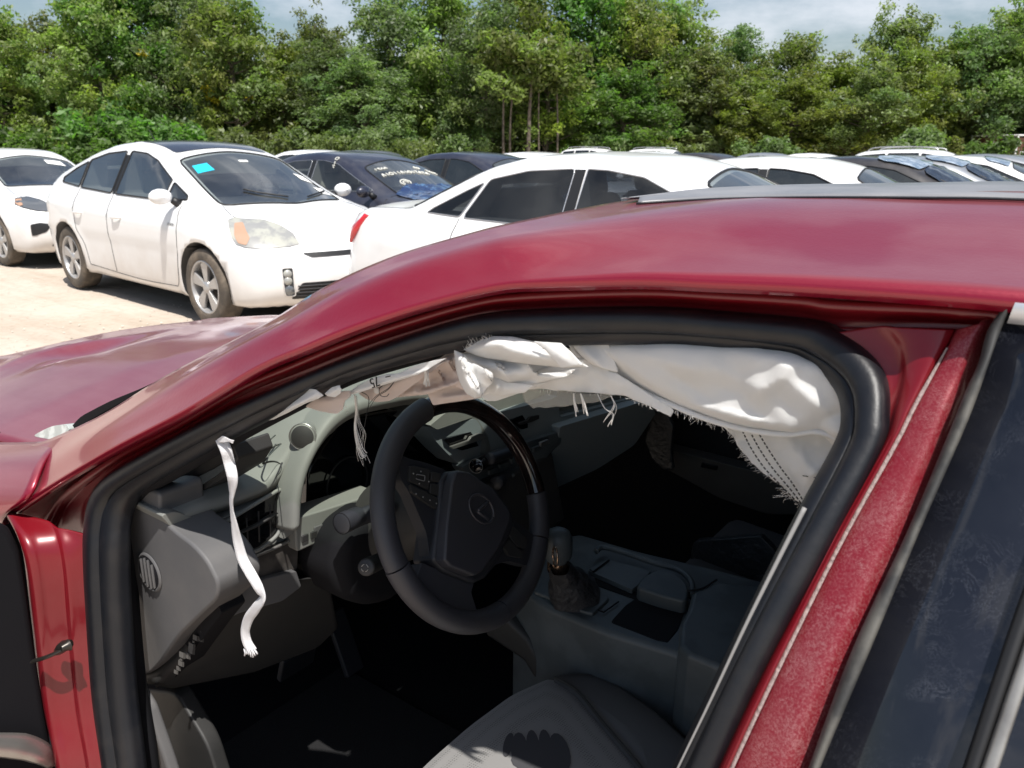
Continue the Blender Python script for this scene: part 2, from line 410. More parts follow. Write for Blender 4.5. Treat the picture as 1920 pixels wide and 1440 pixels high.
# (pixel x, pixel y of the top, distance, kind, what sets it apart)
TR = [
 (-70,-30,56,'fresh'),(25,-10,55,'broad'),(150,10,60,'olive'),(205,-60,55,'broad'),(300,-60,57,'fresh'),(385,-70,56,'blue'),(455,-40,54,'broad'),
 (540,55,57,'yellow'),(600,10,61,'olive'),(640,60,54,'blue'),(740,-40,56,'blue'),(700,90,52,'blue'),(835,-60,58,'broad'),(900,-20,53,'blue'),(985,-90,58,'open'),
 (1020,60,53,'broad'),(1090,-80,59,'fresh'),(1170,-40,56,'open'),(1170,120,52,'fresh'),(1245,-30,58,'broad'),(1330,70,56,'olive'),(1345,35,63,'blue'),(1400,125,55,'yellow'),(1470,50,61,'open'),
 (1470,130,54,'yellow'),(1550,95,56,'yellow'),(1640,-5,58,'olive'),(1615,110,53,'olive'),(1690,60,55,'yellow'),(1760,50,57,'broad'),(1830,30,56,'blue'),(1880,-30,57,'broad'),(1950,-20,55,'fresh'),(2040,10,56,'yellow'),
]
lab = {
 0:'tree at the far left edge of the tree line, mostly outside the frame', 1:'tall green tree above the left white sedan, beside the sky gap',
 2:'small brownish olive tree under the gap of sky at upper left', 3:'tall dark tree just right of the upper left sky gap', 4:'bright green tree behind the roof of the white hatchback',
 5:'dense blue green tree behind the hatchback windshield', 6:'dark tree with the patch of yellow leaves', 7:'low yellow green tree below the second gap of sky',
 8:'olive tree standing back behind the second sky gap', 9:'drooping grey green tree behind the navy sedan with window writing', 10:'tall blue green tree right of the second sky gap',
 11:'front drooping vine covered tree behind the navy sedan', 12:'tall tree left of the middle of the picture', 13:'hanging grey green tree with the bent pale branch in front',
 14:'tall open tree with bare trunk at the middle of the tree line', 15:'bushy tree before the tall open trunked ones, at picture centre', 16:'tall fresh green tree right of picture centre',
 17:'open airy tree with visible trunk right of centre', 18:'low fresh green tree in front of the airy one', 19:'last tall tree before the sky opens at right', 20:'olive tree at the left rim of the wide sky opening',
 21:'narrow dark treetop poking up at the left of the sky opening', 22:'low yellow green tree at the bottom of the wide sky opening', 23:'sparse rounded treetop in the middle of the sky opening',
 24:'bright yellow green tree right of the lowest dip in the skyline', 25:'yellow green tree leaning on the feathery topped one', 26:'feathery topped tree with arching sprays at upper right',
 27:'dusty olive tree below the feathery topped one', 28:'yellow green tree between the feathery tree and the right corner', 29:'dark broad tree right of the feathery tree',
 30:'blue green tree behind the white truck at right', 31:'tall tree in the upper right corner', 32:'fresh green tree cut by the right edge', 33:'yellow tree beyond the right edge of the frame'}
for i, (px, py, D, k) in enumerate(TR):
    p = PROTO[k]; g = at(px, 281 + px * .0078 + 30, d=1); v = Vector((g.x - CAM.x, g.y - CAM.y, 0)).normalized()
    fl = v.dot(_fh); pos = Vector((CAM.x, CAM.y, 0)) + v * (D / fl)
    # height so that the top meets the pixel
    dd = (pos - Vector((CAM.x, CAM.y, 0))).length; r = ray(px, py); ht = CAM.z + r.z / math.hypot(r.x, r.y) * dd
    if k in used: o = copy_tree(p)
    else: o = p; used.add(k)
    base_h = {'broad':12,'yellow':11,'blue':12,'olive':12,'fresh':11,'open':13}[k]
    s = max(ht, 4) / base_h * .955
    ws = max(.85, min(1.15, s)) * random.uniform(.9, 1.08)
    o.location = pos; o.rotation_euler = (0, 0, random.uniform(0, 6.28)); o.scale = (ws, ws, s)
    tag(o, lab[i], 'tree', 'trees along the edge of the lot')
# darker back row
BP = make_tree('forest_tree', 10, 9, 21, LM[2], 7000, .30, base=.02, dense=1.1)
first = True
k = 0
for px in range(-140, 2140, 82):
    D = 64 + 5 * math.sin(px * .7); g = ray(px, 311 + px * .0078); v = Vector((g.x, g.y, 0)).normalized(); pos = Vector((CAM.x, CAM.y, 0)) + v * (D / v.dot(_fh))
    o = BP if first else copy_tree(BP); first = False
    top = np.interp(px, [-200, 60, 90, 140, 480, 560, 700, 780, 1300, 1390, 1540, 1700, 2200], [90, 150, 170, 110, 90, 140, 140, 90, 110, 190, 185, 155, 140])
    dd = (pos - Vector((CAM.x, CAM.y, 0))).length; r = ray(px, top); ht = CAM.z + r.z / math.hypot(r.x, r.y) * dd
    s = ht / 10; o.location = pos; o.scale = (1.1, 1.1, s); o.rotation_euler = (0, 0, random.uniform(0, 6.28))
    tag(o, 'dark forest tree in the shaded back row behind the front trees', 'tree', 'shaded trees of the back row')
# shrubs at the foot
SH = {}
def make_shrub(seed, lm, n=3800, size=.17):
    r = np.random.default_rng(seed); root = empty('shrub'); cl = []; st = MB()
    for i in range(26):
        p = np.array([r.normal() * 1.1, r.normal() * .8, r.uniform(.3, 2.3)]); s = r.uniform(.35, .7); t = 1 + r.normal() * .15
        cl.append((p, (s, s, s * .8), np.array([t, t, t])))
        if i % 3 == 0: st.tube([(p[0]*.2, p[1]*.2, -.1), p * .6, p], [.04, .025, .01], 5, n=5)
    V, A = leaves(cl, n, size, .3, seed); leaf_obj('foliage', V, A, lm, root); st.build('stem', BARK, root); return root
sp = [make_shrub(31, LM[4]), make_shrub(32, LM[3]), make_shrub(33, LM[2])]
SB = [(-30,48,0,1.2,'bright green bush at the left edge behind the parked sedan'),(60,47,0,.9,'low green bush behind the left sedan roof'),(175,47,0,1.15,'bright green bush left of the hatchback roof'),(250,47,0,1.3,'tallest bright green bush over the hatchback roof'),
      (330,47,0,1.1,'bright green bush over the hatchback windshield'),(385,48,0,1.0,'bright green bush right of the hatchback roof peak'),(450,47,1,.95,'olive bush beside the pale gap in the trees'),(560,49,2,.9,'dark bush behind the navy roof'),(620,47,1,.8,'reddish olive bush behind the navy sedan'),
      (700,47,2,.9,'grey green bush behind the written windshield'),(770,46,1,.75,'yellowish bush with red twigs behind the second navy sedan'),(860,50,2,.8,'dark bush left of the far white cars'),(1120,50,2,.8,'dark bush among the bare trunks'),
      (1280,49,1,.7,'brown dead bush behind the far white wagon'),(1440,50,2,.8,'dark bush behind the white sedan roof'),(1720,47,2,1.0,'silvery green bush behind the far vans'),(1860,49,0,.9,'green bush behind the flatbed truck')]
su = set()
for px, D, kk, s, lb in SB:
    g = ray(px, 311 + px * .0078); v = Vector((g.x, g.y, 0)).normalized(); pos = Vector((CAM.x, CAM.y, 0)) + v * (D / v.dot(_fh))
    o = sp[kk] if kk not in su else copy_tree(sp[kk]); su.add(kk)
    o.location = pos; o.scale = (s, s, s * 1.1); o.rotation_euler = (0, 0, random.uniform(0, 6.28)); tag(o, lb, 'bush', 'bushes at the foot of the trees')
# patch of yellow leaves
def yellow_branch():
    r = np.random.default_rng(5); cl = []
    for (px, py) in ((388,165),(396,182),(404,190),(420,188),(398,205),(470,183),(268,100)):
        c = at(px, py, d=50.5); cl.append(((c.x, c.y, c.z), (.30, .30, .22), np.array([1, 1, 1.])))
    V, A = leaves(cl, 240, .15, .2, 5); o = leaf_obj('leaf_spray', V, A, LM[5], None); tag(o, 'spray of yellow leaves hanging in the dark tree', 'leaves', kind='stuff')
yellow_branch()
# bare trunks between crowns
tk = MB(); tw = []
for i, (px, y0, y1, w) in enumerate(((945,215,285,.09),(958,220,285,.08),(992,225,285,.15),(1012,235,285,.06),(1045,235,285,.07))):
    D = 50; g = ray(px, 300); v = Vector((g.x, g.y, 0)).normalized(); pos = Vector((CAM.x, CAM.y, 0)) + v * (D / v.dot(_fh)); 
    tb = MB().tube([(0,0,-.3), (.1*math.sin(i*3), .1, 2.5), (.25*math.sin(i*5), 0, 6.5)], [w, w*.8, w*.4], 8, n=8)
    root = empty('slender_tree', pos); tb.build('trunk', BARK, root)
    r = np.random.default_rng(60 + i); cl = [(np.array([r.normal()*.9, r.normal()*.9, 6.2 + r.normal()*.9]), (.8,.8,.5), np.array([1,1,1.])*r.uniform(.7,1.1)) for _ in range(9)]
    V, A = leaves(cl, 1100, .19, .3, 60 + i); leaf_obj('crown', V, A, LM[0], root)
    tag(root, 'slender bare trunk standing %s' % ['left of the pair near picture centre','right of the pair near picture centre','as the thickest pale one near centre','just right of the thickest pale trunk','third right of the thickest pale trunk','before the shady middle woods','thin and dark before the middle woods','behind the far white wagon','under the yellow green trees'][i], 'tree', 'bare trunks at the edge of the woods')
# ------------------------------------------------------------------ parked cars (implicit body, ray-cast to a mesh)
def smax(a, b, k):
    h = np.maximum(k - np.abs(a - b), 0) / k; return np.maximum(a, b) + h * h * k * .25
def smin(a, b, k): return -smax(-a, -b, k)
def table(pts, lo=-3.4, hi=3.4, n=700, sg=9):
    p = sorted(pts); X = np.linspace(lo, hi, n); Y = np.interp(X, [a for a, _ in p], [b for _, b in p])
    k = np.exp(-.5 * (np.arange(-3*sg, 3*sg + 1) / sg) ** 2); k /= k.sum()
    Yp = np.convolve(np.pad(Y, 3*sg, mode='edge'), k, 'valid'); return lambda x: np.interp(x, X, Yp)
class Body:
    def __init__(s, **k):
        s.__dict__.update(k)
        s.deckf = table(s.deck, sg=7); s.rooff = table(s.roof, sg=6)
        s.zf = table(s.zprof, 0, 1.6, 320, 8); s.nf = table(s.nose, 0, 1.6, 320, 5); s.tf = table(s.tail, 0, 1.6, 320, 5)
        s.beltf = table(s.belt, sg=8)
    def F(s, x, y, z):
        ay = np.abs(y)
        pf = np.clip((x - (s.xF - s.tapf)) / s.tapf, 0, 1); pr = np.clip(((s.xR + s.tapr) - x) / s.tapr, 0, 1)
        plan = 1 - .15 * pf ** 2.2 - .12 * pr ** 2.2
        side = ay - s.hw * plan * s.zf(z)
        for ax in (s.ax0, s.ax1):                       # wheel-arch flares
            r = np.hypot(x - ax, z - .33); side = side - .022 * np.exp(-((r - .38) / .07) ** 2) * (z > .2)
        top = (z - s.deckf(x) + s.crown * (ay / s.hw) ** 2)
        fr = (x - s.nf(z) + s.ncv * ay ** 2 / s.hw) * .95; re = (s.tf(z) - x + s.tcv * ay ** 2 / s.hw) * .95
        L = smax(side, top, .10); L = smax(L, s.zb - z, .05); L = smax(L, fr, .12); L = smax(L, re, .10)
        zb = s.beltf(x)
        gs = (ay - (s.gw - np.maximum(z - zb, -.2) * s.tt)) * .9
        xe = x + s.wcv * ay ** 2 * np.where(x > s.xm, 1, -1)
        gt = z - s.rooff(xe) + .07 * ay ** 2
        sl = np.where(x > s.xm, .82, .80)
        G = smax(gs, gt * sl, .085); G = smax(G, .6 - z, .05)
        return smin(L, G, .035)
    def cast(s, O, D, T=3.2, n=130):
        t0 = np.zeros(len(O)); found = np.zeros(len(O), bool); lo = np.zeros(len(O)); hi = np.full(len(O), T)
        for t in np.linspace(0, T, n)[1:]:
            P = O + D * t; f = s.F(P[:, 0], P[:, 1], P[:, 2]) > 0; nw = f & ~found; hi[nw] = t; lo[nw] = t - T / (n - 1); found |= f
        for _ in range(16):
            m = (lo + hi) / 2; P = O + D * m[:, None]; f = s.F(P[:, 0], P[:, 1], P[:, 2]) > 0; hi = np.where(f, m, hi); lo = np.where(f, lo, m)
        return O + D * ((lo + hi) / 2)[:, None]
    def shell(s, nm=70, nc=13, nth=88):
        xa, xb = s.xF - .62, s.xR + .62; zc = .62; O = []; D = []
        th = np.linspace(0, 2 * PI, nth, endpoint=False)
        for ph in np.linspace(88, 6, nc): 
            p = math.radians(ph)
            for a in th: O.append((xa, 0, zc)); D.append((math.sin(p), math.cos(p) * math.cos(a), math.cos(p) * math.sin(a)))
        for x in np.linspace(xa, xb, nm):
            for a in th: O.append((x, 0, zc)); D.append((0, math.cos(a), math.sin(a)))
        for ph in np.linspace(6, 88, nc):
            p = math.radians(ph)
            for a in th: O.append((xb, 0, zc)); D.append((-math.sin(p), math.cos(p) * math.cos(a), math.cos(p) * math.sin(a)))
        V = s.cast(np.array(O), np.array(D)); ns_ = nm + 2 * nc
        F = grid_faces(ns_, nth, closed_v=True); F = [q[::-1] for q in F]
        F.append(tuple(range(nth))); F.append(tuple((ns_ - 1) * nth + i for i in range(nth))[::-1])
        return V, F
    def grad(s, P):
        e = .004; g = np.stack([s.F(P[:,0]+e, P[:,1], P[:,2]) - s.F(P[:,0]-e, P[:,1], P[:,2]), s.F(P[:,0], P[:,1]+e, P[:,2]) - s.F(P[:,0], P[:,1]-e, P[:,2]), s.F(P[:,0], P[:,1], P[:,2]+e) - s.F(P[:,0], P[:,1], P[:,2]-e)], 1)
        return g / (np.linalg.norm(g, axis=1)[:, None] + 1e-9)
    def onto(s, uv, U, Vv, off=0.):
        """2D points in the frame U,V, shot along -U x V onto the body from outside"""
        U, Vv = np.array(U, float), np.array(Vv, float); U /= np.linalg.norm(U); Vv /= np.linalg.norm(Vv); N = np.cross(U, Vv); N /= np.linalg.norm(N)
        uv = np.array(uv, float); O = uv[:, :1] * U + uv[:, 1:] * Vv + N * 3.4
        lo = np.zeros(len(O)); hi = np.full(len(O), 3.3); found = np.zeros(len(O), bool); T = np.linspace(0, 3.3, 330)
        for t in T[1:]:
            P = O - N * t; f = s.F(P[:,0], P[:,1], P[:,2]) < 0; nw = f & ~found; hi[nw] = t; lo[nw] = t - T[1]; found |= f
        for _ in range(14):
            m = (lo + hi) / 2; P = O - N * m[:, None]; f = s.F(P[:,0], P[:,1], P[:,2]) < 0; hi = np.where(f, m, hi); lo = np.where(f, lo, m)
        P = O - N * hi[:, None]
        if off: P = P + s.grad(P) * off
        return P
FR = {'R': ((-1,0,0),(0,0,1)), 'L': ((1,0,0),(0,0,1)), 'T': ((1,0,0),(0,1,0)), 'F': ((0,1,0),(0,0,1)), 'B': ((0,-1,0),(0,0,1)),
      'FR': ((-.75,-.66,0)[:0] or (.66,.75,0),(0,0,1)), 'FL': ((-.66,.75,0),(0,0,1)), 'BR': ((-.6,-.8,0),(0,0,1))}
# note: a frame's normal is U x V:  R -> U=(1,0,0)?  checked in frame()
def frame(side):
    """returns U, V with U x V pointing outward; 2D coordinates are (x or y, z) as given by conv"""
    if side == 'L': return np.array([-1.,0,0]), np.array([0,0,1.]), lambda a, b: (-a, b)      # (x,z) on +y side
    if side == 'R': return np.array([1.,0,0]), np.array([0,0,1.]), lambda a, b: (a, b)        # (x,z) on -y side
    if side == 'T': return np.array([1.,0,0]), np.array([0,1.,0]), lambda a, b: (a, b)        # (x,y) from above
    if side == 'F': return np.array([0,1.,0]), np.array([0,0,1.]), lambda a, b: (a, b)        # (y,z) from the front
    if side == 'B': return np.array([0,-1.,0]), np.array([0,0,1.]), lambda a, b: (-a, b)      # (y,z) from behind
    q = math.sqrt(.5)
    if side == 'FR': return np.array([q, q, 0]), np.array([0,0,1.]), lambda a, b: (a, b)      # u=(x+y)/sqrt2 seen from front right
    if side == 'FL': return np.array([-q, q, 0]), np.array([0,0,1.]), lambda a, b: (-a, b)    # u=(x-y)/sqrt2
    if side == 'BR': return np.array([q, -q, 0]), np.array([0,0,1.]), lambda a, b: (a, b)
def patch(B, name, side, poly, m, parent, off=.004, step=.06, rnd=.12, rim=None, rimr=.006, sub=False, crease=0):
    U, Vv, cv = frame(side)
    if rnd: poly = rpoly(poly, rnd, 3)
    # densify outline
    pl = []
    for i in range(len(poly)):
        a, b = poly[i], poly[(i + 1) % len(poly)]; k = max(1, int(math.hypot(b[0]-a[0], b[1]-a[1]) / step))
        pl += [(a[0] + (b[0]-a[0]) * j / k, a[1] + (b[1]-a[1]) * j / k) for j in range(k)]
    n = len(pl); xs = [p[0] for p in pl]; ys = [p[1] for p in pl]; pts = list(pl)
    def inside(q):
        c = False
        for i in range(n):
            a, b = pl[i], pl[i - 1]
            if (a[1] > q[1]) != (b[1] > q[1]) and q[0] < (b[0]-a[0]) * (q[1]-a[1]) / (b[1]-a[1]) + a[0]: c = not c
        return c
    gx = min(xs) + step * .6
    while gx < max(xs):
        gy = min(ys) + step * .5
        while gy < max(ys):
            if inside((gx, gy)) and min(math.hypot(p[0]-gx, p[1]-gy) for p in pl) > step * .4: pts.append((gx, gy))
            gy += step
        gx += step
    r = geometry.delaunay_2d_cdt([Vector(p) for p in pts], [(i, (i + 1) % n) for i in range(n)], [list(range(n))], 1, 1e-5)
    P = B.onto([cv(v.x, v.y) for v in r[0]], U, Vv, off); N = np.cross(U, Vv)
    F = []
    for f in r[2]:
        a, b, c = (P[i] for i in f[:3]); F.append(tuple(f) if np.dot(np.cross(b - a, c - a), N) > 0 else tuple(f)[::-1])
    o = mesh_obj(name, P, F, m, parent)
    if rim:
        Q = B.onto([cv(*p) for p in pl], U, Vv, off); mb = MB(); Q = np.vstack([Q, Q[:1]]); mb.tube(Q, rimr, 6, caps=False) if False else mb.add(*tube_data(Q, rimr, 6, caps=False))
        mb.build('window_seal' if 'window' in name or 'wind' in name else 'seam', rim, o, fix=False)
    return o
def line(B, mb, side, pts, w=.003, off=.0005, n=24):
    U, Vv, cv = frame(side); P = cr_spline([(a, b, 0) for a, b in pts], n)[:, :2]
    Q = B.onto([cv(a, b) for a, b in P], U, Vv, off); mb.add(*tube_data(Q, w, 5)); return mb
def wheel(parent, c, sgn, R=.318, wd=.20, spokes=5, style=0, steel=False):
    """tyre mesh at c with the rim as its child; sgn = outward y direction"""
    c = Vector(c); rr = R * .69
    prof = [(rr, -.45*wd), (rr + .015, -.5*wd), (R - .03, -.5*wd), (R - .008, -.44*wd), (R, -.36*wd), (R, .36*wd), (R - .008, .44*wd), (R - .03, .5*wd), (rr + .015, .5*wd), (rr, .45*wd)]
    t = MB().lathe(prof, c, (0, sgn, 0), 40)
    for k in range(3):
        q = (k - 1) * .045
        t.lathe([(R + .0015, q - .004), (R + .003, q), (R + .0015, q + .004)], c, (0, sgn, 0), 40)
    to = t.build('wheel', tyre_mat, parent, fix=False)
    b = MB(); b.lathe([(rr + .004, .46*wd), (rr - .006, .49*wd), (rr - .016, .44*wd), (rr - .03, .1*wd), (rr - .035, -.35*wd), (.05, -.35*wd)], c, (0, sgn, 0), 40)
    f = .40 * wd
    for k in range(spokes):
        a = 2 * PI * k / spokes + .3; n2 = PI / spokes
        def pt(r, da, h): return c + Vector((r * math.cos(a + da), sgn * h, r * math.sin(a + da)))
        w0, w1 = (.30, .20) if style == 0 else (.16, .09)
        P = [pt(.045, -w0*1.6, f), pt(rr - .02, -w1*1.35, f + .004), pt(rr - .012, 0, f + .004), pt(rr - .02, w1*1.35, f + .004), pt(.045, w0*1.6, f)]
        b.prism(P, (0, -sgn * .03, 0))
    b.lathe([(.001, f + .012), (.03, f + .012), (.038, f + .006), (.05, f), (.06, f - .03)], c, (0, sgn, 0), 20)
    b.build('rim', rim_mat, to, bevel=.004)
    d = MB().lathe([(.001, 0), (rr - .04, 0), (rr - .04, .012), (.001, .012)], c, (0, sgn, 0), 24); d.build('brake_disc', dull_steel, to)
    return to
dull_steel = mat('dull_steel', (.10,.09,.085), .6, .5)
SEDAN = dict(xF=2.36, xR=-2.42, ax0=1.38, ax1=-1.39, hw=.905, zb=.19, crown=.06, ncv=.34, tcv=.22, gw=.80, tt=.50, xm=-.4, wcv=.30, tapf=1.0, tapr=.9,
  deck=[(2.6,.60),(2.36,.70),(2.1,.83),(1.7,.92),(1.2,.99),(.9,1.02),(0,.99),(-1.2,1.03),(-1.55,1.07),(-2.0,1.08),(-2.3,1.06),(-2.42,1.0),(-2.6,.9)],
  roof=[(1.9,.2),(1.42,.86),(1.15,.99),(.9,1.09),(.25,1.385),(0,1.44),(-.45,1.465),(-.9,1.44),(-1.2,1.37),(-1.7,1.15),(-1.95,1.04),(-2.1,.9),(-2.3,.2)],
  zprof=[(.1,.93),(.22,.965),(.4,.99),(.6,1.0),(.75,.985),(.9,.955),(1.0,.93),(1.3,.9)],
  nose=[(.1,2.22),(.2,2.28),(.35,2.36),(.55,2.36),(.68,2.31),(.8,2.20),(1.2,1.9)], tail=[(.1,-2.28),(.25,-2.38),(.5,-2.43),(.7,-2.40),(.95,-2.36),(1.06,-2.31),(1.3,-2.2)],
  belt=[(1.5,.95),(0,.985),(-1.3,1.03),(-2,1.05)])
HATCH = dict(xF=2.26, xR=-2.20, ax0=1.35, ax1=-1.35, hw=.873, zb=.19, crown=.07, ncv=.42, tcv=.25, gw=.785, tt=.47, xm=-.3, wcv=.34, tapf=1.15, tapr=.8,
  deck=[(2.5,.56),(2.26,.66),(2.05,.78),(1.7,.89),(1.4,.97),(1.1,1.02),(0,.99),(-1.2,1.04),(-1.8,1.08),(-2.2,1.05),(-2.4,1.0)],
  roof=[(2.0,.2),(1.66,.85),(1.4,.975),(1.1,1.09),(.45,1.375),(.2,1.44),(-.05,1.475),(-.4,1.49),(-.8,1.465),(-1.2,1.39),(-1.6,1.28),(-1.95,1.17),(-2.06,1.05),(-2.12,.7),(-2.2,.2)],
  zprof=[(.1,.92),(.22,.965),(.4,.985),(.6,1.0),(.75,.99),(.9,.965),(1.0,.94),(1.3,.9)],
  nose=[(.1,2.14),(.2,2.20),(.35,2.26),(.5,2.25),(.62,2.20),(.75,2.08),(.9,1.9),(1.2,1.7)], tail=[(.1,-2.08),(.25,-2.18),(.5,-2.22),(.7,-2.20),(.95,-2.16),(1.1,-2.10),(1.3,-2.0)],
  belt=[(1.5,.95),(.9,.97),(0,.985),(-1.3,1.05),(-2,1.08)])
def suv(h=1.60):
    d = dict(SEDAN); d.update(xF=2.3, xR=-2.3, hw=.92, zb=.25, gw=.83, tt=.36, deck=[(2.6,.8),(2.3,.90),(2.1,1.0),(1.6,1.07),(1.0,1.12),(0,1.1),(-2.3,1.12)],
      roof=[(1.9,.2),(1.5,.9),(1.1,1.1),(.45,h-.13),(.2,h-.05),(-.4,h),(-1.2,h-.02),(-1.8,h-.08),(-2.05,h-.18),(-2.22,1.15),(-2.3,.2)], belt=[(1.5,1.03),(-2,1.1)],
      nose=[(.1,2.2),(.4,2.3),(.8,2.28),(.95,2.2),(1.2,2.0)], tail=[(.1,-2.2),(.4,-2.3),(.9,-2.27),(1.15,-2.2),(1.7,-2.1)]); return d
def arches(o, B, R=.355):
    c = MB()
    for ax in (B.ax0, B.ax1):
        for s in (-1, 1):
            c.lathe([(.001, -.02), (R - .02, -.02), (R, 0), (R, .6), (.001, .6)], (ax, s * .60, .335), (0, s, 0), 40)
    k = c.build('cutter', trim_black); md = o.modifiers.new('b', 'BOOLEAN'); md.operation = 'DIFFERENCE'; md.object = k; md.solver = 'EXACT'; md.material_mode = 'TRANSFER' if hasattr(md, 'material_mode') else md.material_mode
    bake(o); bpy.data.objects.remove(k)
    me = o.data
    if trim_black.name not in [m_.name for m_ in me.materials if m_]: me.materials.append(trim_black)
    bi = [i for i, m_ in enumerate(me.materials) if m_ and m_.name == 'trim_black'][0]
    for p in me.polygons:
        c_ = p.center
        for ax in (B.ax0, B.ax1):
            r = math.hypot(c_.x - ax, c_.z - .335)
            if r < R + .002 and abs(p.normal.x * (c_.x-ax) + p.normal.z * (c_.z-.335)) / max(r, .01) > .75 and r > R - .03 and .58 < abs(c_.y): p.material_index = bi
            if abs(abs(c_.y) - .58) < .03 and r < R and abs(p.normal.y) > .8: p.material_index = bi
        if c_.z < B.zb + .02 and p.normal.z < -.97: p.material_index = bi
    me.update()
def see_glass(name, tint, film=.06):
    m = bpy.data.materials.new(name); m.use_nodes = True; t = m.node_tree; L = t.links.new; t.nodes.remove(t.nodes['Principled BSDF'])
    tr = t.nodes.new('ShaderNodeBsdfTransparent'); tr.inputs[0].default_value = (*tint, 1); gl = t.nodes.new('ShaderNodeBsdfGlossy'); gl.inputs['Roughness'].default_value = .03
    df = t.nodes.new('ShaderNodeBsdfDiffuse'); df.inputs[0].default_value = (.42,.42,.40,1); lw = t.nodes.new('ShaderNodeLayerWeight'); lw.inputs[0].default_value = .5
    mr = t.nodes.new('ShaderNodeMapRange'); mr.interpolation_type = 'SMOOTHSTEP'
    for i, v in enumerate((.25, 1., .07, .75)): mr.inputs[i + 1].default_value = v
    L(lw.outputs['Facing'], mr.inputs[0]); tc_ = t.nodes.new('ShaderNodeTexCoord'); n = t.nodes.new('ShaderNodeTexNoise'); n.inputs['Scale'].default_value = 2.2; n.inputs['Detail'].default_value = 8; L(tc_.outputs['Object'], n.inputs['Vector'])
    m2 = t.nodes.new('ShaderNodeMapRange'); 
    for i, v in enumerate((.35, .7, film * .3, film * 1.8)): m2.inputs[i + 1].default_value = v
    L(n.outputs['Fac'], m2.inputs[0]); a = t.nodes.new('ShaderNodeMixShader'); b = t.nodes.new('ShaderNodeMixShader')
    L(m2.outputs[0], a.inputs[0]); L(tr.outputs[0], a.inputs[1]); L(df.outputs[0], a.inputs[2]); L(mr.outputs[0], b.inputs[0]); L(a.outputs[0], b.inputs[1]); L(gl.outputs[0], b.inputs[2]); L(b.outputs[0], t.nodes['Material Output'].inputs[0]); return m
GS = see_glass('clear_side_glass', (.66,.70,.68), .05); GT = see_glass('tinted_side_glass', (.26,.28,.30), .05); GW = see_glass('dusty_windshield', (.66,.70,.68), .12)
cabin_m = mat('cabin_trim', (.26,.25,.235), .8); cabin_seat = mat('cabin_seat_cloth', (.34,.32,.29), .9)
def cabin(o, B, style, root):
    """hollow the cabin, open the windows, furnish it"""
    def cut(mb):
        k = mb.build('cutter', cabin_m, smooth=False); md = o.modifiers.new('b', 'BOOLEAN'); md.operation = 'DIFFERENCE'; md.object = k; md.solver = 'EXACT'; md.material_mode = 'TRANSFER'; bake(o); bpy.data.objects.remove(k)
    r0 = 0 if style == 'hatch' else -.02
    prof = [(.98,.93),(.60,1.13),(.20,1.30+r0),(-.1,1.375+r0),(-.75,1.38+r0),(-1.15,1.29+r0),(-1.45,1.14),(-1.5,.98),(-1.35,.5),(.85,.5)]
    cut(MB().prism([(x, -.52, z) for x, z in prof], (0, 1.04, 0)))
    for s in (-1, 1):
        mb = MB()
        for nme, poly in SIDEWIN[style]: mb.prism([(x, s * .45, z) for x, z in rpoly(poly, .08, 3)], (0, s * .6, 0))
        cut(mb)
    for C_ in (WSC[style], RWC[style]):
        cx = sum(p[0] for p in C_) / len(C_); zb_ = .90 if cx > 0 else 1.02
        cut(MB().prism([(cx + (x - cx) * .93, y * .95, zb_) for x, y in C_], (0, 0, .8)))
    sb = MB()
    def seat(x, y, w, nm='seat'):
        s_ = MB().box((x, y, .66), (.25,0,.03), (0,w,0), (0,0,.09)); s_.box((x - .33, y, .93), (.055,0,.0), (0,w,0), (-.10,0,.27)); s_.build('seat', cabin_seat, root, bevel=.04, seg=3)
    for y in (-.36, .36):
        seat(.0, y, .24); MB().box((-.44, y, 1.27), (.04,0,0), (0,.12,0), (-.015,0,.075)).build('headrest', cabin_seat, root, bevel=.03, seg=3)
    seat(-.85, 0, .52)
    MB().prism([(.45,-.52,.72),(.45,-.52,.93),(.60,-.52,.99),(.97,-.52,.95),(.97,-.52,.72)], (0, 1.04, 0)).build('dashboard', kd_, root, bevel=.03, seg=3)
    st = MB(); c = Vector((.36,.36,.95)); st.add(*tube_data([c + Vector((math.sin(.45)*.18*math.sin(t), .18*math.cos(t), math.cos(.45)*.18*math.sin(t))) for t in np.linspace(0, 2*PI, 30)], .014, 6)); st.tube([c + Vector((0,-.17,0)), c + Vector((.05,0,-.03)), c + Vector((0,.17,0))], .015, 6); st.build('steering_wheel', kd_, root, fix=False)
kd_ = mat('cabin_dash', (.05,.05,.05), .7)
def mirror_part(parent, c, s, paint, R=1.0):
    """door mirror: rounded housing on a stalk"""
    c = Vector(c); b = MB(); n = 14; V = []
    for i in range(9):
        t = i / 8; a = PI * t
        for k in range(n):
            q = 2 * PI * k / n; rr = math.sin(a) ** .6 if 0 < t < 1 else .02
            V.append((c.x + .065 - .13 * t * (1 if t < .9 else .98) + (0), c.y + s * (.100 * math.cos(q) * rr), c.z + .066 * math.sin(q) * rr * (1 if t < .75 else .95)))
    b.add(V, grid_faces(9, n, closed_v=True)); o = b.build('door_mirror', paint, parent)
    st = MB().tube([c + Vector((0, -s*.10, -.03)), c + Vector((.01, -s*.16, -.07))], [.03, .04], 8); st.build('mirror_arm', trim_black, o)
    return o
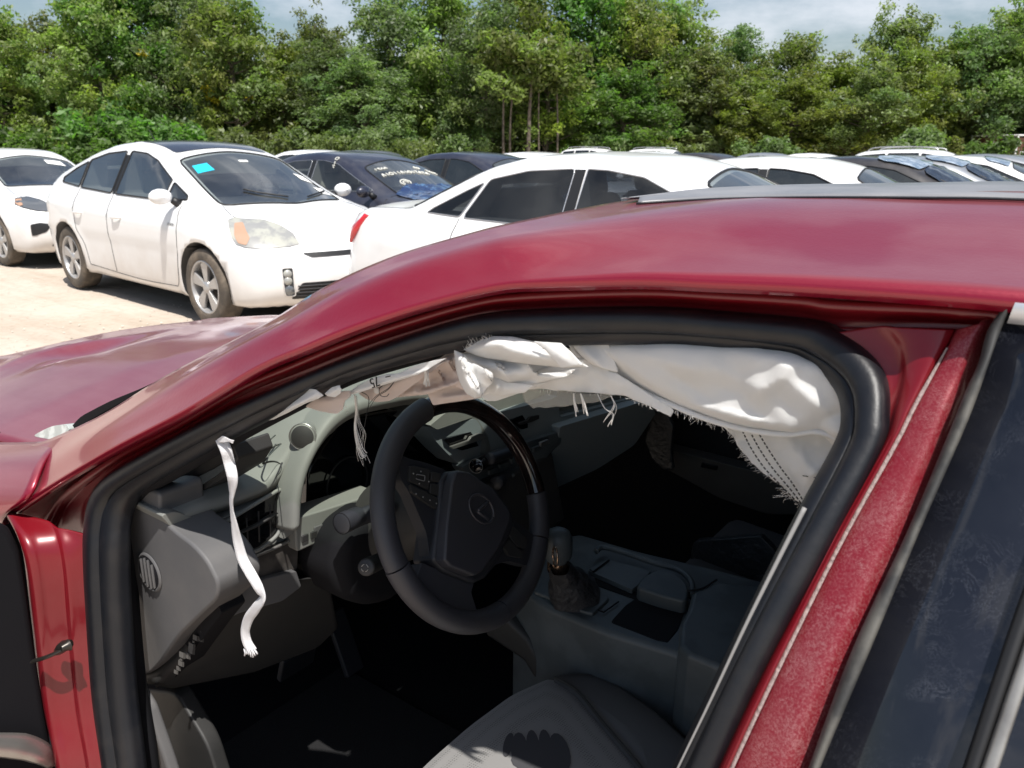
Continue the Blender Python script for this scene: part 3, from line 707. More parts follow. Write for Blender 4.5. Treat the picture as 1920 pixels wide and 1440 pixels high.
SIDEWIN = {
 'sedan': [('front_window', [(.70,1.02),(.72,1.035),(.30,1.205),(.04,1.315),(-.20,1.35),(-.335,1.355),(-.345,1.0)]), ('rear_window', [(-.425,1.0),(-.42,1.355),(-.75,1.335),(-1.02,1.275),(-1.14,1.05),(-1.14,1.025)]), ('quarter_window', [(-1.18,1.03),(-1.06,1.255),(-1.18,1.20),(-1.42,1.075),(-1.46,1.045)])],
 'hatch': [('quarter_window', [(.98,1.0),(.95,1.03),(.70,1.13),(.69,.99)]), ('front_window', [(.65,.985),(.65,1.15),(.30,1.305),(.06,1.365),(-.23,1.385),(-.29,1.0)]), ('rear_window', [(-.37,1.005),(-.32,1.385),(-.70,1.36),(-1.02,1.295),(-1.05,1.035)]), ('quarter_window', [(-1.09,1.04),(-1.06,1.28),(-1.26,1.22),(-1.50,1.12),(-1.50,1.075)])],
 'suv': [('front_window', [(.74,1.10),(.34,1.34),(.1,1.43),(-.22,1.48),(-.24,1.10)]), ('rear_window', [(-.31,1.10),(-.29,1.485),(-1.05,1.47),(-1.08,1.11)]), ('quarter_window', [(-1.15,1.11),(-1.12,1.465),(-1.72,1.41),(-1.88,1.15)])]}
WSC = {'sedan': [(1.10,-.60),(.36,-.53),(.30,0),(.36,.53),(1.10,.60),(1.24,0)], 'hatch': [(1.30,-.60),(.46,-.52),(.41,0),(.46,.52),(1.30,.60),(1.47,0)], 'suv': [(1.02,-.62),(.52,-.60),(.46,0),(.52,.60),(1.02,.62),(1.14,0)]}
RWC = {'sedan': [(-1.27,-.54),(-1.77,-.60),(-1.88,0),(-1.77,.60),(-1.27,.54),(-1.22,0)], 'hatch': [(-1.25,-.48),(-1.80,-.50),(-1.84,0),(-1.80,.50),(-1.25,.48),(-1.22,0)]}
def car(name, spec, style, paint, glass=car_glass, wglass=wind_glass, lod=2, both=True, winrim=trim_black):
    root = empty(name); B = Body(**spec)
    nm, nc, nth = ((84, 15, 108), (60, 11, 72), (34, 7, 40))[2 - lod] if lod < 3 else (90, 15, 120)
    V, F = B.shell(nm, nc, nth); body = mesh_obj('body', V, F, paint, root)
    if lod >= 1: arches(body, B)
    if lod == 2: cabin(body, B, style, root)
    st = .07 if lod == 2 else .13
    for side in (('R', 'L') if both else ('R',)):
        for nme, poly in SIDEWIN[style]: patch(B, nme, side, poly, glass, root, .004, st, .08, rim=winrim if lod else None, rimr=.008 if winrim is trim_black else .0035)
    if style != 'suv':
        for side in (('R', 'L') if both else ('R',)):
            q_ = (-.348,-.422) if style == 'sedan' else (-.243,-.355)
            patch(B, 'door_pillar', side, [(q_[0],1.0),(q_[0],1.352),(q_[1],1.352),(q_[1],1.0)], trim_black, root, .003, st, 0)
    patch(B, 'windshield', 'T', WSC[style], wglass, root, .004, st, .12, rim=trim_black if lod else None, rimr=.009)
    if style in RWC: patch(B, 'rear_windshield', 'T', RWC[style], wglass, root, .004, st, .12, rim=trim_black if lod else None, rimr=.009)
    if style == 'suv': patch(B, 'rear_windshield', 'B', [(-.6,1.15),(.6,1.15),(.52,1.5),(-.52,1.5)], glass, root, .004, st, .1)
    if lod >= 1:
        for ax in (B.ax0, B.ax1):
            for s in (-1, 1): wheel(root, (ax, s * (B.hw - .10), .318), s, style=0 if lod == 2 else 1)
        for s, sd_ in ((-1, 'R'), (1, 'L')):
            mirror_part(root, (.80 if style != 'hatch' else .90, s * (B.hw + .06), 1.03 if style != 'suv' else 1.16), s, paint)
    return root, B
def seams(B, root, style):
    mb = MB()
    for sd_ in ('R', 'L'):
        if style == 'hatch':
            line(B, mb, sd_, [(.98,.97),(1.00,.80),(.985,.55),(.93,.33),(.86,.27)]); line(B, mb, sd_, [(-.33,1.0),(-.335,.7),(-.33,.28)]); line(B, mb, sd_, [(-1.06,1.03),(-1.10,.85),(-1.06,.66),(-.93,.48),(-.90,.29)])
            line(B, mb, sd_, [(.86,.27),(.2,.255),(-.9,.29)])
        else:
            line(B, mb, sd_, [(1.0,1.0),(1.02,.80),(1.0,.5),(.94,.28)]); line(B, mb, sd_, [(-.385,1.0),(-.40,.7),(-.39,.28)]); line(B, mb, sd_, [(-1.18,1.02),(-1.20,.85),(-1.12,.62),(-.98,.45),(-.95,.29)]); line(B, mb, sd_, [(.94,.28),(-.95,.29)])
    q = 1.0 if style == 'hatch' else .97
    for s in (-1, 1):
        line(B, mb, 'T', [(1.28*q, s*.60),(1.55, s*.66),(1.95, s*.60)] if style == 'hatch' else [(1.2, s*.64),(1.6,s*.70),(2.1, s*.62)])
        if style == 'sedan': line(B, mb, 'T', [(-1.75, s*.62),(-2.0, s*.66),(-2.28, s*.62)])
    o = mb.build('panel_gap', trim_black, root, fix=False); return o
def handles(B, root, xs, z, m):
    for s, sd_ in ((-1, 'R'), (1, 'L')):
        U, Vv, cv = frame(sd_)
        for x in xs:
            P = B.onto([cv(x + d, z + d * .06) for d in (.09, .07, 0, -.07, -.09)], U, Vv, 0); P[:, 1] += s * np.array([.0, .018, .024, .018, .0])
            MB().tube(P, .010, 8, n=12, flat=1.3).build('door_handle', m, root, fix=False)
            c = B.onto([cv(x, z)], U, Vv, 0)[0]; d = MB().lathe([(.001, .0015), (.045, .0015), (.052, -.01)], c, (0, s, .05), 16); d.build('handle_cup', plastic_dark if m is not chrome else plastic_dark, root) if False else None
HEAD = PI   # the lot's cars face world -x
def place(root, near_side_y, x_ref, ref_local, rz=HEAD, hw=.9):
    """near side (car's right, -y local) lies at world y = near_side_y; local x ref_local sits at world x_ref"""
    root.rotation_euler = (0, 0, rz); c = Vector((x_ref + ref_local * math.cos(rz - PI), near_side_y - hw, 0)); c.y += ref_local * math.sin(rz - PI)
    root.location = c; return root

# --- white hatchback, near
H, HB = car('hatchback_car', HATCH, 'hatch', white_paint, glass=GS, wglass=GW, lod=2)
tag(H, 'white hatchback with dark solar roof and cyan sticker on its windshield', 'car', 'cars parked on the dirt lot')
seams(HB, H, 'hatch'); handles(HB, H, (-.12, -.98), .80, white_paint)
fa = at(408, 607, z=0); ra = at(158, 538, z=0)
dirv = (Vector((fa.x, fa.y, 0)) - Vector((ra.x, ra.y, 0))).normalized(); hrz = math.atan2(dirv.y, dirv.x)
mid = (Vector((fa.x, fa.y, 0)) + Vector((ra.x, ra.y, 0))) / 2; left = Vector((-dirv.y, dirv.x, 0))
print('HATCH', fa, ra, (fa - ra).length, math.degrees(hrz))
H.rotation_euler = (0, 0, hrz); H.location = mid + left * (.873 - .05); HS = (fa - ra).length / 2.70 * 1.0; H.scale = (HS, HS, HS)
patch(HB, 'roof_panel', 'T', [(.33,-.47),(.28,0),(.33,.47),(-.95,.42),(-1.02,0),(-.95,-.42)], solar_roof, H, .005, .07, .1)
for s, sd_ in ((-1, 'FR'), (1, 'FL')):
    q = math.sqrt(.5)
    # u = (x + y)/sqrt2 on the right side
    hp = [(1.76,.70),(1.70,.775),(1.585,.825),(1.42,.895),(1.235,.925),(1.185,.905),(1.13,.93),(1.04,.945),(1.00,.955),(1.05,.885),(1.10,.80),(1.20,.735),(1.42,.71)]
    hp = [(.60,.87),(.645,.885),(.70,.875),(.86,.865),(1.0,.825),(1.11,.765),(1.17,.69),(1.10,.675),(.92,.665),(.78,.675),(.70,.70),(.66,.75),(.63,.81)]
    hp = [(a, b) for a, b in hp]
    pp_ = [(-a, b) for a, b in hp] if s > 0 else hp
    hp2 = [(a, b) for a, b in hp]
    if s > 0: hp2 = hp2[::-1]
    patch(HB, 'headlight', sd_, hp2, lamp_clear, H, .007, .05, .15)
    am = [(.66,.845),(.72,.85),(.80,.74),(.78,.69),(.715,.705),(.68,.76)]
    patch(HB, 'turn_signal', sd_, am if s < 0 else am[::-1], lamp_amber, H, .0095, .05, .15)
    fg = [(1.045,.52),(1.13,.52),(1.135,.30),(1.06,.30)]
    fo = patch(HB, 'fog_lamp_housing', sd_, fg if s < 0 else fg[::-1], plastic_dark, H, .006, .05, .2, rim=white_paint, rimr=.005)
    U, Vv, cv = frame(sd_)
    for (a, b, r_, m_) in ((1.088,.475,.030,lamp_clear),(1.088,.42,.030,lamp_clear),(1.095,.345,.036,lamp_dark)):
        c = HB.onto([cv(a, b)], U, Vv, .004)[0]; g = HB.grad(c[None])[0]
        MB().lathe([(.001, .016), (r_*.6, .014), (r_, .006), (r_ * 1.1, .002)], c, g, 20).build('fog_lamp', m_, H)
patch(HB, 'upper_grille', 'F', [(-.42,.625),(.42,.625),(.36,.59),(-.36,.59)], trim_black, H, .006, .06, .2)
gl = patch(HB, 'lower_grille', 'F', [(-.47,.40),(.47,.40),(.54,.27),(-.54,.27)], trim_black, H, .004, .06, .15)
gm = MB()
for z in (.30,.325,.35,.375): line(HB, gm, 'F', [(-.5,z),(0,z),(.5,z)], .005, .008, 16)
gm.build('grille_slat', plastic_dark, gl, fix=False)
for s in (-1, 1):
    U, Vv, cv = frame('T'); P = HB.onto([cv(1.34, s*.10 + .1), cv(1.22, s*.30+.1), cv(1.12, s*.42+.12)], U, Vv, .018); MB().tube(P, .008, 6, n=8).build('wiper', trim_black, H, fix=False)
ant = MB().tube([(-.95,0,1.44),(-1.05,0,1.52),(-1.12,0,1.60)], [.012,.004,.003], 6); ant.build('antenna', trim_black, H)
def sticker(B, root, name, side, poly, m, off=.0075): return patch(B, name, side, poly, m, root, off, .05, 0)
sticker(HB, H, 'cyan_sticker', 'T', [(.60,-.47),(.60,-.33),(.73,-.33),(.73,-.49)], paper_cyan)
sticker(HB, H, 'white_label', 'T', [(.60,-.02),(.60,.07),(.635,.07),(.635,-.02)], paper_white)
sticker(HB, H, 'white_label', 'T', [(.78,.44),(.80,.53),(.94,.55),(.90,.45)], paper_white)
sticker(HB, H, 'white_label', 'T', [(1.05,.47),(1.04,.57),(1.19,.59),(1.18,.48)], paper_white)
tx = bpy.data.curves.new('t', 'FONT')
def text_on(s, size, m, parent, loc, xd, yd, name='lettering', ex=.001, align='CENTER'):
    c = bpy.data.curves.new(name, 'FONT'); c.body = s; c.size = size; c.extrude = ex; c.align_x = align; c.align_y = 'CENTER'
    o0 = bpy.data.objects.new('t', c); COL.objects.link(o0); dg = bpy.context.evaluated_depsgraph_get()
    me = bpy.data.meshes.new_from_object(o0.evaluated_get(dg), depsgraph=dg); bpy.data.objects.remove(o0); me.name = name
    xd = Vector(xd).normalized(); yd = Vector(yd); yd = (yd - xd * yd.dot(xd)).normalized(); zd = xd.cross(yd)
    M = Matrix((xd, yd, zd)).transposed().to_4x4(); M.translation = Vector(loc); me.transform(M)
    me.materials.clear(); me.materials.append(m); o = bpy.data.objects.new(name, me); COL.objects.link(o); o.parent = parent; return o
p = HB.onto([(.90,.80)], np.array([1.,0,0]), np.array([0,0,1.]), .003)[0]
text_on('HYBRID', .035, dull_chrome, H, p, (1,0,0), (0,.2,1))

# --- white sedan, its tail towards the hatchback
def sedan_details(B, root, paint, chromeline=True, front=True, rear=True):
    seams(B, root, 'sedan'); handles(B, root, (-.20, -1.0), .86, chrome if False else paint)
    if rear:
        for s, sd_ in ((-1, 'BR'),):
            pass
        for s in (-1, 1):
            U = np.array([math.sqrt(.5), s * -math.sqrt(.5) * -1 * -1, 0])
        for s in (-1, 1):
            # tail lamp wraps the rear corner: view direction (-1, s, 0)
            N = np.array([-math.sqrt(.5), s * math.sqrt(.5), 0]); Z = np.array([0,0,1.]); U = np.cross(Z, N)
            pl = [(-.16,1.0),(.10,.985),(.17,.92),(.10,.80),(-.04,.78),(-.10,.86)]
            c = np.dot(np.array([-2.15, s*.72, 0]), U)
            pts = rpoly([(a * (1 if s > 0 else -1) + c, b) for a, b in pl], .15, 3)
            P = B.onto([q for q in pts] + [(c, .89)], U, Z, .008); n = len(P) - 1
            F = [(i, (i + 1) % n, n) for i in range(n)]
            o = mesh_obj('tail_light', P, F, lamp_red, root); bm = bmesh.new(); bm.from_mesh(o.data); bmesh.ops.recalc_face_normals(bm, faces=bm.faces); bm.to_mesh(o.data); bm.free()
            mods(o, ('SOLIDIFY', dict(thickness=.02, offset=0)))
    if front:
        for s, sd_ in ((-1, 'FR'), (1, 'FL')):
            hp = [(.70,.86),(.80,.875),(.98,.84),(1.12,.785),(1.22,.74),(1.16,.705),(1.0,.72),(.84,.76),(.73,.80)]
            patch(B, 'headlight', sd_, hp if s < 0 else hp[::-1], lamp_dark, root, .007, .05, .1, rim=plastic_dark, rimr=.004)
            am = [(.71,.85),(.77,.855),(.83,.785),(.80,.775),(.74,.80)]
            patch(B, 'turn_signal', sd_, am if s < 0 else am[::-1], lamp_amber, root, .0095, .05, .1)
            fg = [(.93,.56),(1.04,.58),(1.16,.56),(1.10,.47),(.99,.43),(.93,.42)]
            patch(B, 'bumper_vent', sd_, fg if s < 0 else fg[::-1], trim_black, root, .005, .05, .2)
        patch(B, 'upper_grille', 'F', [(-.42,.72),(.42,.72),(.38,.665),(-.38,.665)], trim_black, root, .006, .06, .15)
        g = patch(B, 'lower_grille', 'F', [(-.46,.58),(.46,.58),(.62,.28),(-.62,.28)], trim_black, root, .004, .06, .12)
        gm = MB()
        for z in np.linspace(.31,.55,7): line(B, gm, 'F', [(-.5,z),(0,z),(.5,z)], .005, .008, 14)
        gm.build('grille_slat', plastic_dark, g, fix=False)
C3, CB = car('sedan_car', SEDAN, 'sedan', white_paint, glass=GT, wglass=GW, lod=2, winrim=dull_chrome)
sedan_details(CB, C3, white_paint)
place(C3, -2.92, 4.13, -2.36*1.075, PI - .0, .905); C3.scale = (1.075, 1.02, 1.02)
tag(C3, 'white sedan with tinted side windows and red tail lamp, right behind the red car', 'car', 'cars parked on the dirt lot')
# third in the same lane, at the left
C1, _ = car('sedan_car', SEDAN, 'sedan', white_paint, glass=GS, wglass=GW, lod=2)
sedan_details(CB, C1, white_paint)
C1.rotation_euler = (0, 0, PI - .02)
w1 = at(18, 497, z=0); print('C1 wheel', w1)
C1.location = (w1.x + 1.38, w1.y - .87, 0)
tag(C1, 'white sedan cut by the left edge, nose pointing at the hatchback tail', 'car', 'cars parked on the dirt lot')
sticker(CB, C1, 'white_label', 'T', [(.42,.18),(.42,.40),(.55,.42),(.53,.18)], paper_white)
# navy sedan behind the hatchback
C4, _ = car('sedan_car', SEDAN, 'sedan', navy_paint, glass=GS, wglass=GW, lod=2, winrim=dull_chrome)
sedan_details(CB, C4, navy_paint)
place(C4, -5.15, 6.45, .40, PI + .01, .905)
tag(C4, 'navy sedan with white marker writing and blue plastic film on its windshield', 'car', 'cars parked on the dirt lot')
def marker(B, root, rows):
    mb = MB(); U, Vv, cv = frame('T')
    for strokes in rows:
        P = B.onto([cv(a, b) for a, b in strokes], U, Vv, .009); mb.add(*tube_data(P, .0075, 5, n=max(6, 3 * len(strokes))))
    mb.build('marker_writing', marker_white, root, fix=False)
def scrawl(x0, y0, dx, dy, n, seed, h=.06):
    r = np.random.default_rng(seed); out = []
    for i in range(n):
        cx, cy = x0 + dx * i, y0 + dy * i; k = r.integers(0, 4)
        if k == 0: out.append([(cx - h*.5*math.cos(t), cy + .025*math.sin(t)) for t in np.linspace(0, 6.5, 9)])
        elif k == 1: out.append([(cx - h*.5, cy), (cx + h*.5, cy + .005)])
        elif k == 2: out.append([(cx - h*.5, cy - .02), (cx - h*.5, cy + .02), (cx, cy), (cx + h*.5, cy + .02)])
        else: out.append([(cx + h*.5, cy - .02), (cx - h*.5, cy), (cx + h*.5, cy + .02)])
    return out
marker(CB, C4, scrawl(.47,-.44,.004,.05,4,1,.035) + scrawl(.60,-.44,.003,.06,13,2,.055) + scrawl(.50,.20,.01,.05,2,3,.04) + scrawl(.55,.38,.01,.04,4,4,.04) +
       [[(.82 - .06*math.cos(t), -.30 + .07*math.sin(t)) for t in np.linspace(-2.4, 2.4, 14)], [(.82 - .028*math.cos(t), -.30 + .035*math.sin(t)) for t in np.linspace(-2.4, 2.4, 10)]])
fp = patch(CB, 'plastic_film', 'T', [(.98,-.66),(.86,-.30),(.93,0),(.90,.35),(.95,.62),(1.35,.62),(1.5,0),(1.42,-.66)], blue_film, C4, .014, .045, .2)
for v in fp.data.vertices: v.co.z += .016 * noise.noise(v.co * 11) + .012 * noise.noise(v.co * 23)
for z in (0,):
    U, Vv, cv = frame('R'); mb = MB()
    for st_ in scrawl(-.05, 1.28, -.045, .0, 3, 8, .03): 
        P = CB.onto([cv(-.02 + (b_ - 1.28) * 1.0, 1.28 - (a_ + .05)) for a_, b_ in st_], U, Vv, .009); mb.add(*tube_data(P, .006, 5, n=12))
    mb.build('marker_writing', marker_white, C4, fix=False)
# others in the lot
kinds = {}
def lot_car(kind, paint, key):
    if key not in kinds:
        spec = {'sedan': SEDAN, 'hatch': HATCH, 'suv': suv()}[kind]
        r, b = car({'sedan': 'sedan_car', 'hatch': 'hatchback_car', 'suv': 'suv_car'}[kind], spec, kind, paint, lod=1, both=True); kinds[key] = [r, b, False]
        if kind == 'suv':
            mb = MB()
            for s in (-1, 1): mb.tube([(.15, s*.58, 1.55), (.1, s*.58, 1.60), (-1.5, s*.58, 1.60), (-1.6, s*.58, 1.53)], .016, 6, n=14)
            mb.build('roof_rail', dull_chrome, r)
    k = kinds[key]
    if not k[2]: k[2] = True; return k[0]
    return copy_tree(k[0])
LOT = [  # kind, paint, key, near side y, header x, label
 ('sedan', navy_paint, 'n', -7.75, 6.55, 'navy sedan further back, two places behind the white hatchback'),
 ('sedan', white_paint, 'w', -5.45, .95, 'white sedan with dark windows behind the roof of the near white sedan'),
 ('sedan', black_paint, 'b', -7.85, .8, 'dark sedan with black film over its windshield'),
 ('sedan', grey_paint, 'g', -10.2, .75, 'grey sedan with a pale roof strip right of the black filmed one'),
 ('sedan', white_paint, 'w', -12.5, .50, 'white sedan with blue film on its roof at the right'),
 ('hatch', grey_paint, 'gh', -14.9, .45, 'grey hatchback last in the row at the right'),
 ('sedan', white_paint, 'w', -10.1, 7.0, 'white sedan beyond the second navy sedan'),
 ('sedan', grey_paint, 'g', -12.4, 6.6, 'grey sedan roof glimpsed beyond the navy sedans'),
 ('hatch', white_paint, 'wh', -14.8, 7.2, 'white hatchback roof just above the near white sedan roof'),
 ('sedan', black_paint, 'b', -17.4, 6.9, 'black sedan roof far behind the near white sedan'),
 ('suv', white_paint, 'ws', -33.0, 19.5, 'white wagon roof left of the far trio under the woods'),
 ('suv', white_paint, 'ws', -34.0, 16.4, 'white wagon roof in the middle of the far trio'),
 ('sedan', white_paint, 'w', -30.0, 14.6, 'white sedan roof right of the far trio'),
 ('suv', white_paint, 'ws', -22.4, 2.9, 'white sport wagon with silver roof rails behind the middle white sedan'),
 ('sedan', grey_paint, 'g', -24.4, 7.8, 'grey sedan far off left of the sport wagon'),
 ('sedan', white_paint, 'w', -22.0, 5.6, 'white sedan far off beside the sport wagon'),
 ('suv', white_paint, 'ws', -28.5, -6.6, 'white van roof at the right below the silvery trees'),
 ('suv', grey_paint, 'gs', -30.5, -9.3, 'grey van right of the white van roof'),
 ('suv', grey_paint, 'gs', -31.5, -11.6, 'dark wagon between the vans and the flatbed truck'),
 ('sedan', black_paint, 'b', -12.2, 13.6, 'black sedan peeking between the left sedan and the hatchback'),
 ('sedan', white_paint, 'w', -9.6, 12.4, 'white sedan peeking over the gap left of the hatchback'),
 ('sedan', grey_paint, 'g', -17.3, .2, 'grey sedan hidden low behind the red roof at right'),
 ('sedan', white_paint, 'w', -19.6, .4, 'white sedan far back in the right hand row'),
]
LOBJ = {}
for i, (kd, pt_, key, y, x, lb) in enumerate(LOT):
    o = lot_car(kd, pt_, key); place(o, y, x, .40, PI + random.uniform(-.02, .02)); tag(o, lb, 'car', 'cars parked on the dirt lot')
    LOBJ[lb] = o
for lb, o in LOBJ.items():
    if 'black film' in lb:
        f = patch(CB, 'plastic_film', 'T', [(.30,-.60),(.24,0),(.35,.35),(.80,.42),(1.05,.1),(1.10,-.62)], black_film, o, .014, .05, .2)
        for v in f.data.vertices: v.co.z += .018 * noise.noise(v.co * 9)
        f = patch(CB, 'plastic_film', 'T', [(.26,-.56),(.30,-.2),(.22,.3),(-.15,.35),(-.25,-.1),(-.18,-.56)], pale_film, o, .016, .05, .2)
        for v in f.data.vertices: v.co.z += .016 * noise.noise(v.co * 12)
    if 'blue film' in lb:
        f = patch(CB, 'plastic_film', 'T', [(.30,-.56),(.26,.2),(.05,.3),(-.1,-.1),(.0,-.56)], pale_film, o, .016, .06, .2)
# flatbed truck with a board-sided box
T = empty('flatbed_truck'); 
cab = MB(); prof = [(-.9,.5),(-.9,1.62),(.15,1.66),(.55,1.18),(1.35,1.08),(1.5,.95),(1.52,.5)]
cab.prism([(x, -.85, z) for x, z in prof], (0, 1.7, 0)); cab.build('cab', white_paint, T, bevel=.05, seg=3)
for s in (-1, 1):
    MB().prism([(x, s*.853, z) for x, z in [(-.6,1.1),(-.6,1.52),(.1,1.55),(.42,1.16),(.42,1.1)]], (0, s*.01, 0)).build('side_window', car_glass, T)
MB().prism([(.20,-.7,1.60),(.20,.7,1.60),(.53,.74,1.21),(.53,-.74,1.21)], (.02,0,.02)).build('windshield', wind_glass, T)
MB().box((-2.7,0,.85),(1.75,0,0),(0,1.0,0),(0,0,.09)).build('bed', white_paint, T, bevel=.02)
wood = mat('old_board', (.16,.07,.045), .8, var=((.08,.035,.02), 6, .4, .6))
fr_ = MB()
for x in (-1.1,-2.7,-4.3):
    for s in (-1, 1): fr_.box((x, s*.95, 1.75),(.05,0,0),(0,.05,0),(0,0,.85))
fr_.box((-2.7,.95,2.6),(1.65,0,0),(0,.05,0),(0,0,.05)); fr_.box((-2.7,-.95,2.6),(1.65,0,0),(0,.05,0),(0,0,.05)); fr_.box((-1.1,0,2.6),(.05,0,0),(0,.95,0),(0,0,.05)); fr_.box((-4.3,0,2.6),(.05,0,0),(0,.95,0),(0,0,.05))
fr_.build('rack_frame', white_paint, T)
for i in range(7):
    for s in (-1, 1): MB().box((-2.7, s*.96, 1.12 + .21*i),(1.55,0,0),(0,.012,0),(0,0,.095)).build('board', wood, T)
    MB().box((-1.12, 0, 1.12 + .21*i),(.012,0,0),(0,.86,0),(0,0,.095)).build('board', wood, T)
for ax in (.75,-3.3):
    for s in (-1, 1): wheel(T, (ax, s*.80, .36), s, R=.36, style=1)
g = ray(1948, 318); v = Vector((g.x, g.y, 0)).normalized(); pos = Vector((CAM.x, CAM.y, 0)) + v * (52 / v.dot(_fh)); T.location = pos; T.rotation_euler = (0, 0, math.radians(150))
tag(T, 'white flatbed truck carrying a rack of brown boards at the right edge', 'truck')
# ------------------------------------------------------------------ the red car
def red_paint():
    m = bpy.data.materials.new('red_metallic_paint'); m.use_nodes = True; t = m.node_tree; L = t.links.new
    b = t.nodes['Principled BSDF']; b.inputs['Metallic'].default_value = .4; b.inputs['Roughness'].default_value = .30
    b.inputs['Coat Weight'].default_value = .8; b.inputs['Coat Roughness'].default_value = .06
    tc_ = t.nodes.new('ShaderNodeTexCoord'); ge = t.nodes.new('ShaderNodeNewGeometry')
    def nz(s, d=8, r=.6, v=None):
        n = t.nodes.new('ShaderNodeTexNoise'); n.inputs['Scale'].default_value = s; n.inputs['Detail'].default_value = d; n.inputs['Roughness'].default_value = r
        L(v or tc_.outputs['Object'], n.inputs['Vector']); return n.outputs['Fac']
    def rng_(f, a, c, d=0., e=1.):
        r = t.nodes.new('ShaderNodeMapRange'); r.interpolation_type = 'SMOOTHSTEP'
        for i, v in enumerate((a, c, d, e)): r.inputs[i + 1].default_value = v
        L(f, r.inputs[0]); return r.outputs[0]
    def ma(op, a, c):
        n = t.nodes.new('ShaderNodeMath'); n.operation = op; n.use_clamp = True
        for i, v in enumerate((a, c)):
            if isinstance(v, (int, float)): n.inputs[i].default_value = v
            else: L(v, n.inputs[i])
        return n.outputs[0]
    sx = t.nodes.new('ShaderNodeSeparateXYZ'); L(ge.outputs['Normal'], sx.inputs[0])
    up = rng_(sx.outputs['Z'], .25, 1.0, .02, 1.)                # dust settles on what faces up
    film = rng_(nz(5.5), .30, .70, .55, 1.)
    # long streaks along the car where the dust was wiped
    mp_ = t.nodes.new('ShaderNodeMapping'); mp_.inputs['Scale'].default_value = (2.2, 26, 26); L(tc_.outputs['Object'], mp_.inputs[0])
    st = rng_(nz(1.0, 6, .6, mp_.outputs[0]), .42, .60, .6, 1.)
    at_ = t.nodes.new('ShaderNodeAttribute'); at_.attribute_name = 'dust'
    d = ma('MULTIPLY', ma('MULTIPLY', up, film), st); d = ma('MULTIPLY', d, .09)
    flat_ = ma('POWER', up, 9.0); d = ma('ADD', d, ma('MULTIPLY', ma('MULTIPLY', flat_, film), .13))
    mpw = t.nodes.new('ShaderNodeMapping'); mpw.vector_type = 'POINT'; L(tc_.outputs['Object'], mpw.inputs[0]); wx, wy, wz = at(1560, 440, y=.52); mpw.inputs['Scale'].default_value = (10, 14, 14); mpw.inputs['Location'].default_value = (-wx * 10, -wy * 14, -wz * 14)
    ln = t.nodes.new('ShaderNodeVectorMath'); ln.operation = 'LENGTH'; L(mpw.outputs[0], ln.inputs[0]); dn = t.nodes.new('ShaderNodeMath'); dn.operation = 'MULTIPLY_ADD'; L(nz(13, 3, .5), dn.inputs[0]); dn.inputs[1].default_value = 1.7; L(ln.outputs['Value'], dn.inputs[2])
    d = ma('MULTIPLY', d, rng_(dn.outputs[0], 1.25, 1.85, .35, 1.))
    # grit: fine speckles and scratches
    vo = t.nodes.new('ShaderNodeTexVoronoi'); vo.inputs['Scale'].default_value = 120; L(tc_.outputs['Object'], vo.inputs['Vector'])
    sp_ = ma('MULTIPLY', rng_(vo.outputs['Distance'], .10, .04), rng_(nz(14), .60, .72)); d = ma('ADD', d, ma('MULTIPLY', sp_, .12))
    mx_ = t.nodes.new('ShaderNodeMix'); mx_.data_type = 'RGBA'; L(d, mx_.inputs['Factor'])
    mx_.inputs['A'].default_value = (.26, .0007, .020, 1); mx_.inputs['B'].default_value = (.60, .47, .47, 1); L(mx_.outputs['Result'], b.inputs['Base Color'])
    cw = ma('SUBTRACT', .85, ma('MULTIPLY', d, 1.6)); L(cw, b.inputs['Coat Weight'])
    L(rng_(d, 0, .4, .035, .18), b.inputs['Coat Roughness'])
    L(ma('MULTIPLY', up, .12), b.inputs['Sheen Weight']); b.inputs['Sheen Roughness'].default_value = .35; b.inputs['Sheen Tint'].default_value = (.95,.85,.9,1)
    bp = t.nodes.new('ShaderNodeBump'); bp.inputs['Strength'].default_value = .06; bp.inputs['Distance'].default_value = .004; L(nz(260, 2), bp.inputs['Height']); L(bp.outputs[0], b.inputs['Normal'])
    return m
RED = red_paint()
JAMB = mat('red_jamb_shade_dark', (.17,.001,.007), .30, .1, coat=.25, dust=((.34,.20,.20), .06, 8), coat_rough=.1)  # duller coat than RED; base darkened to paint in the shade of the jambs
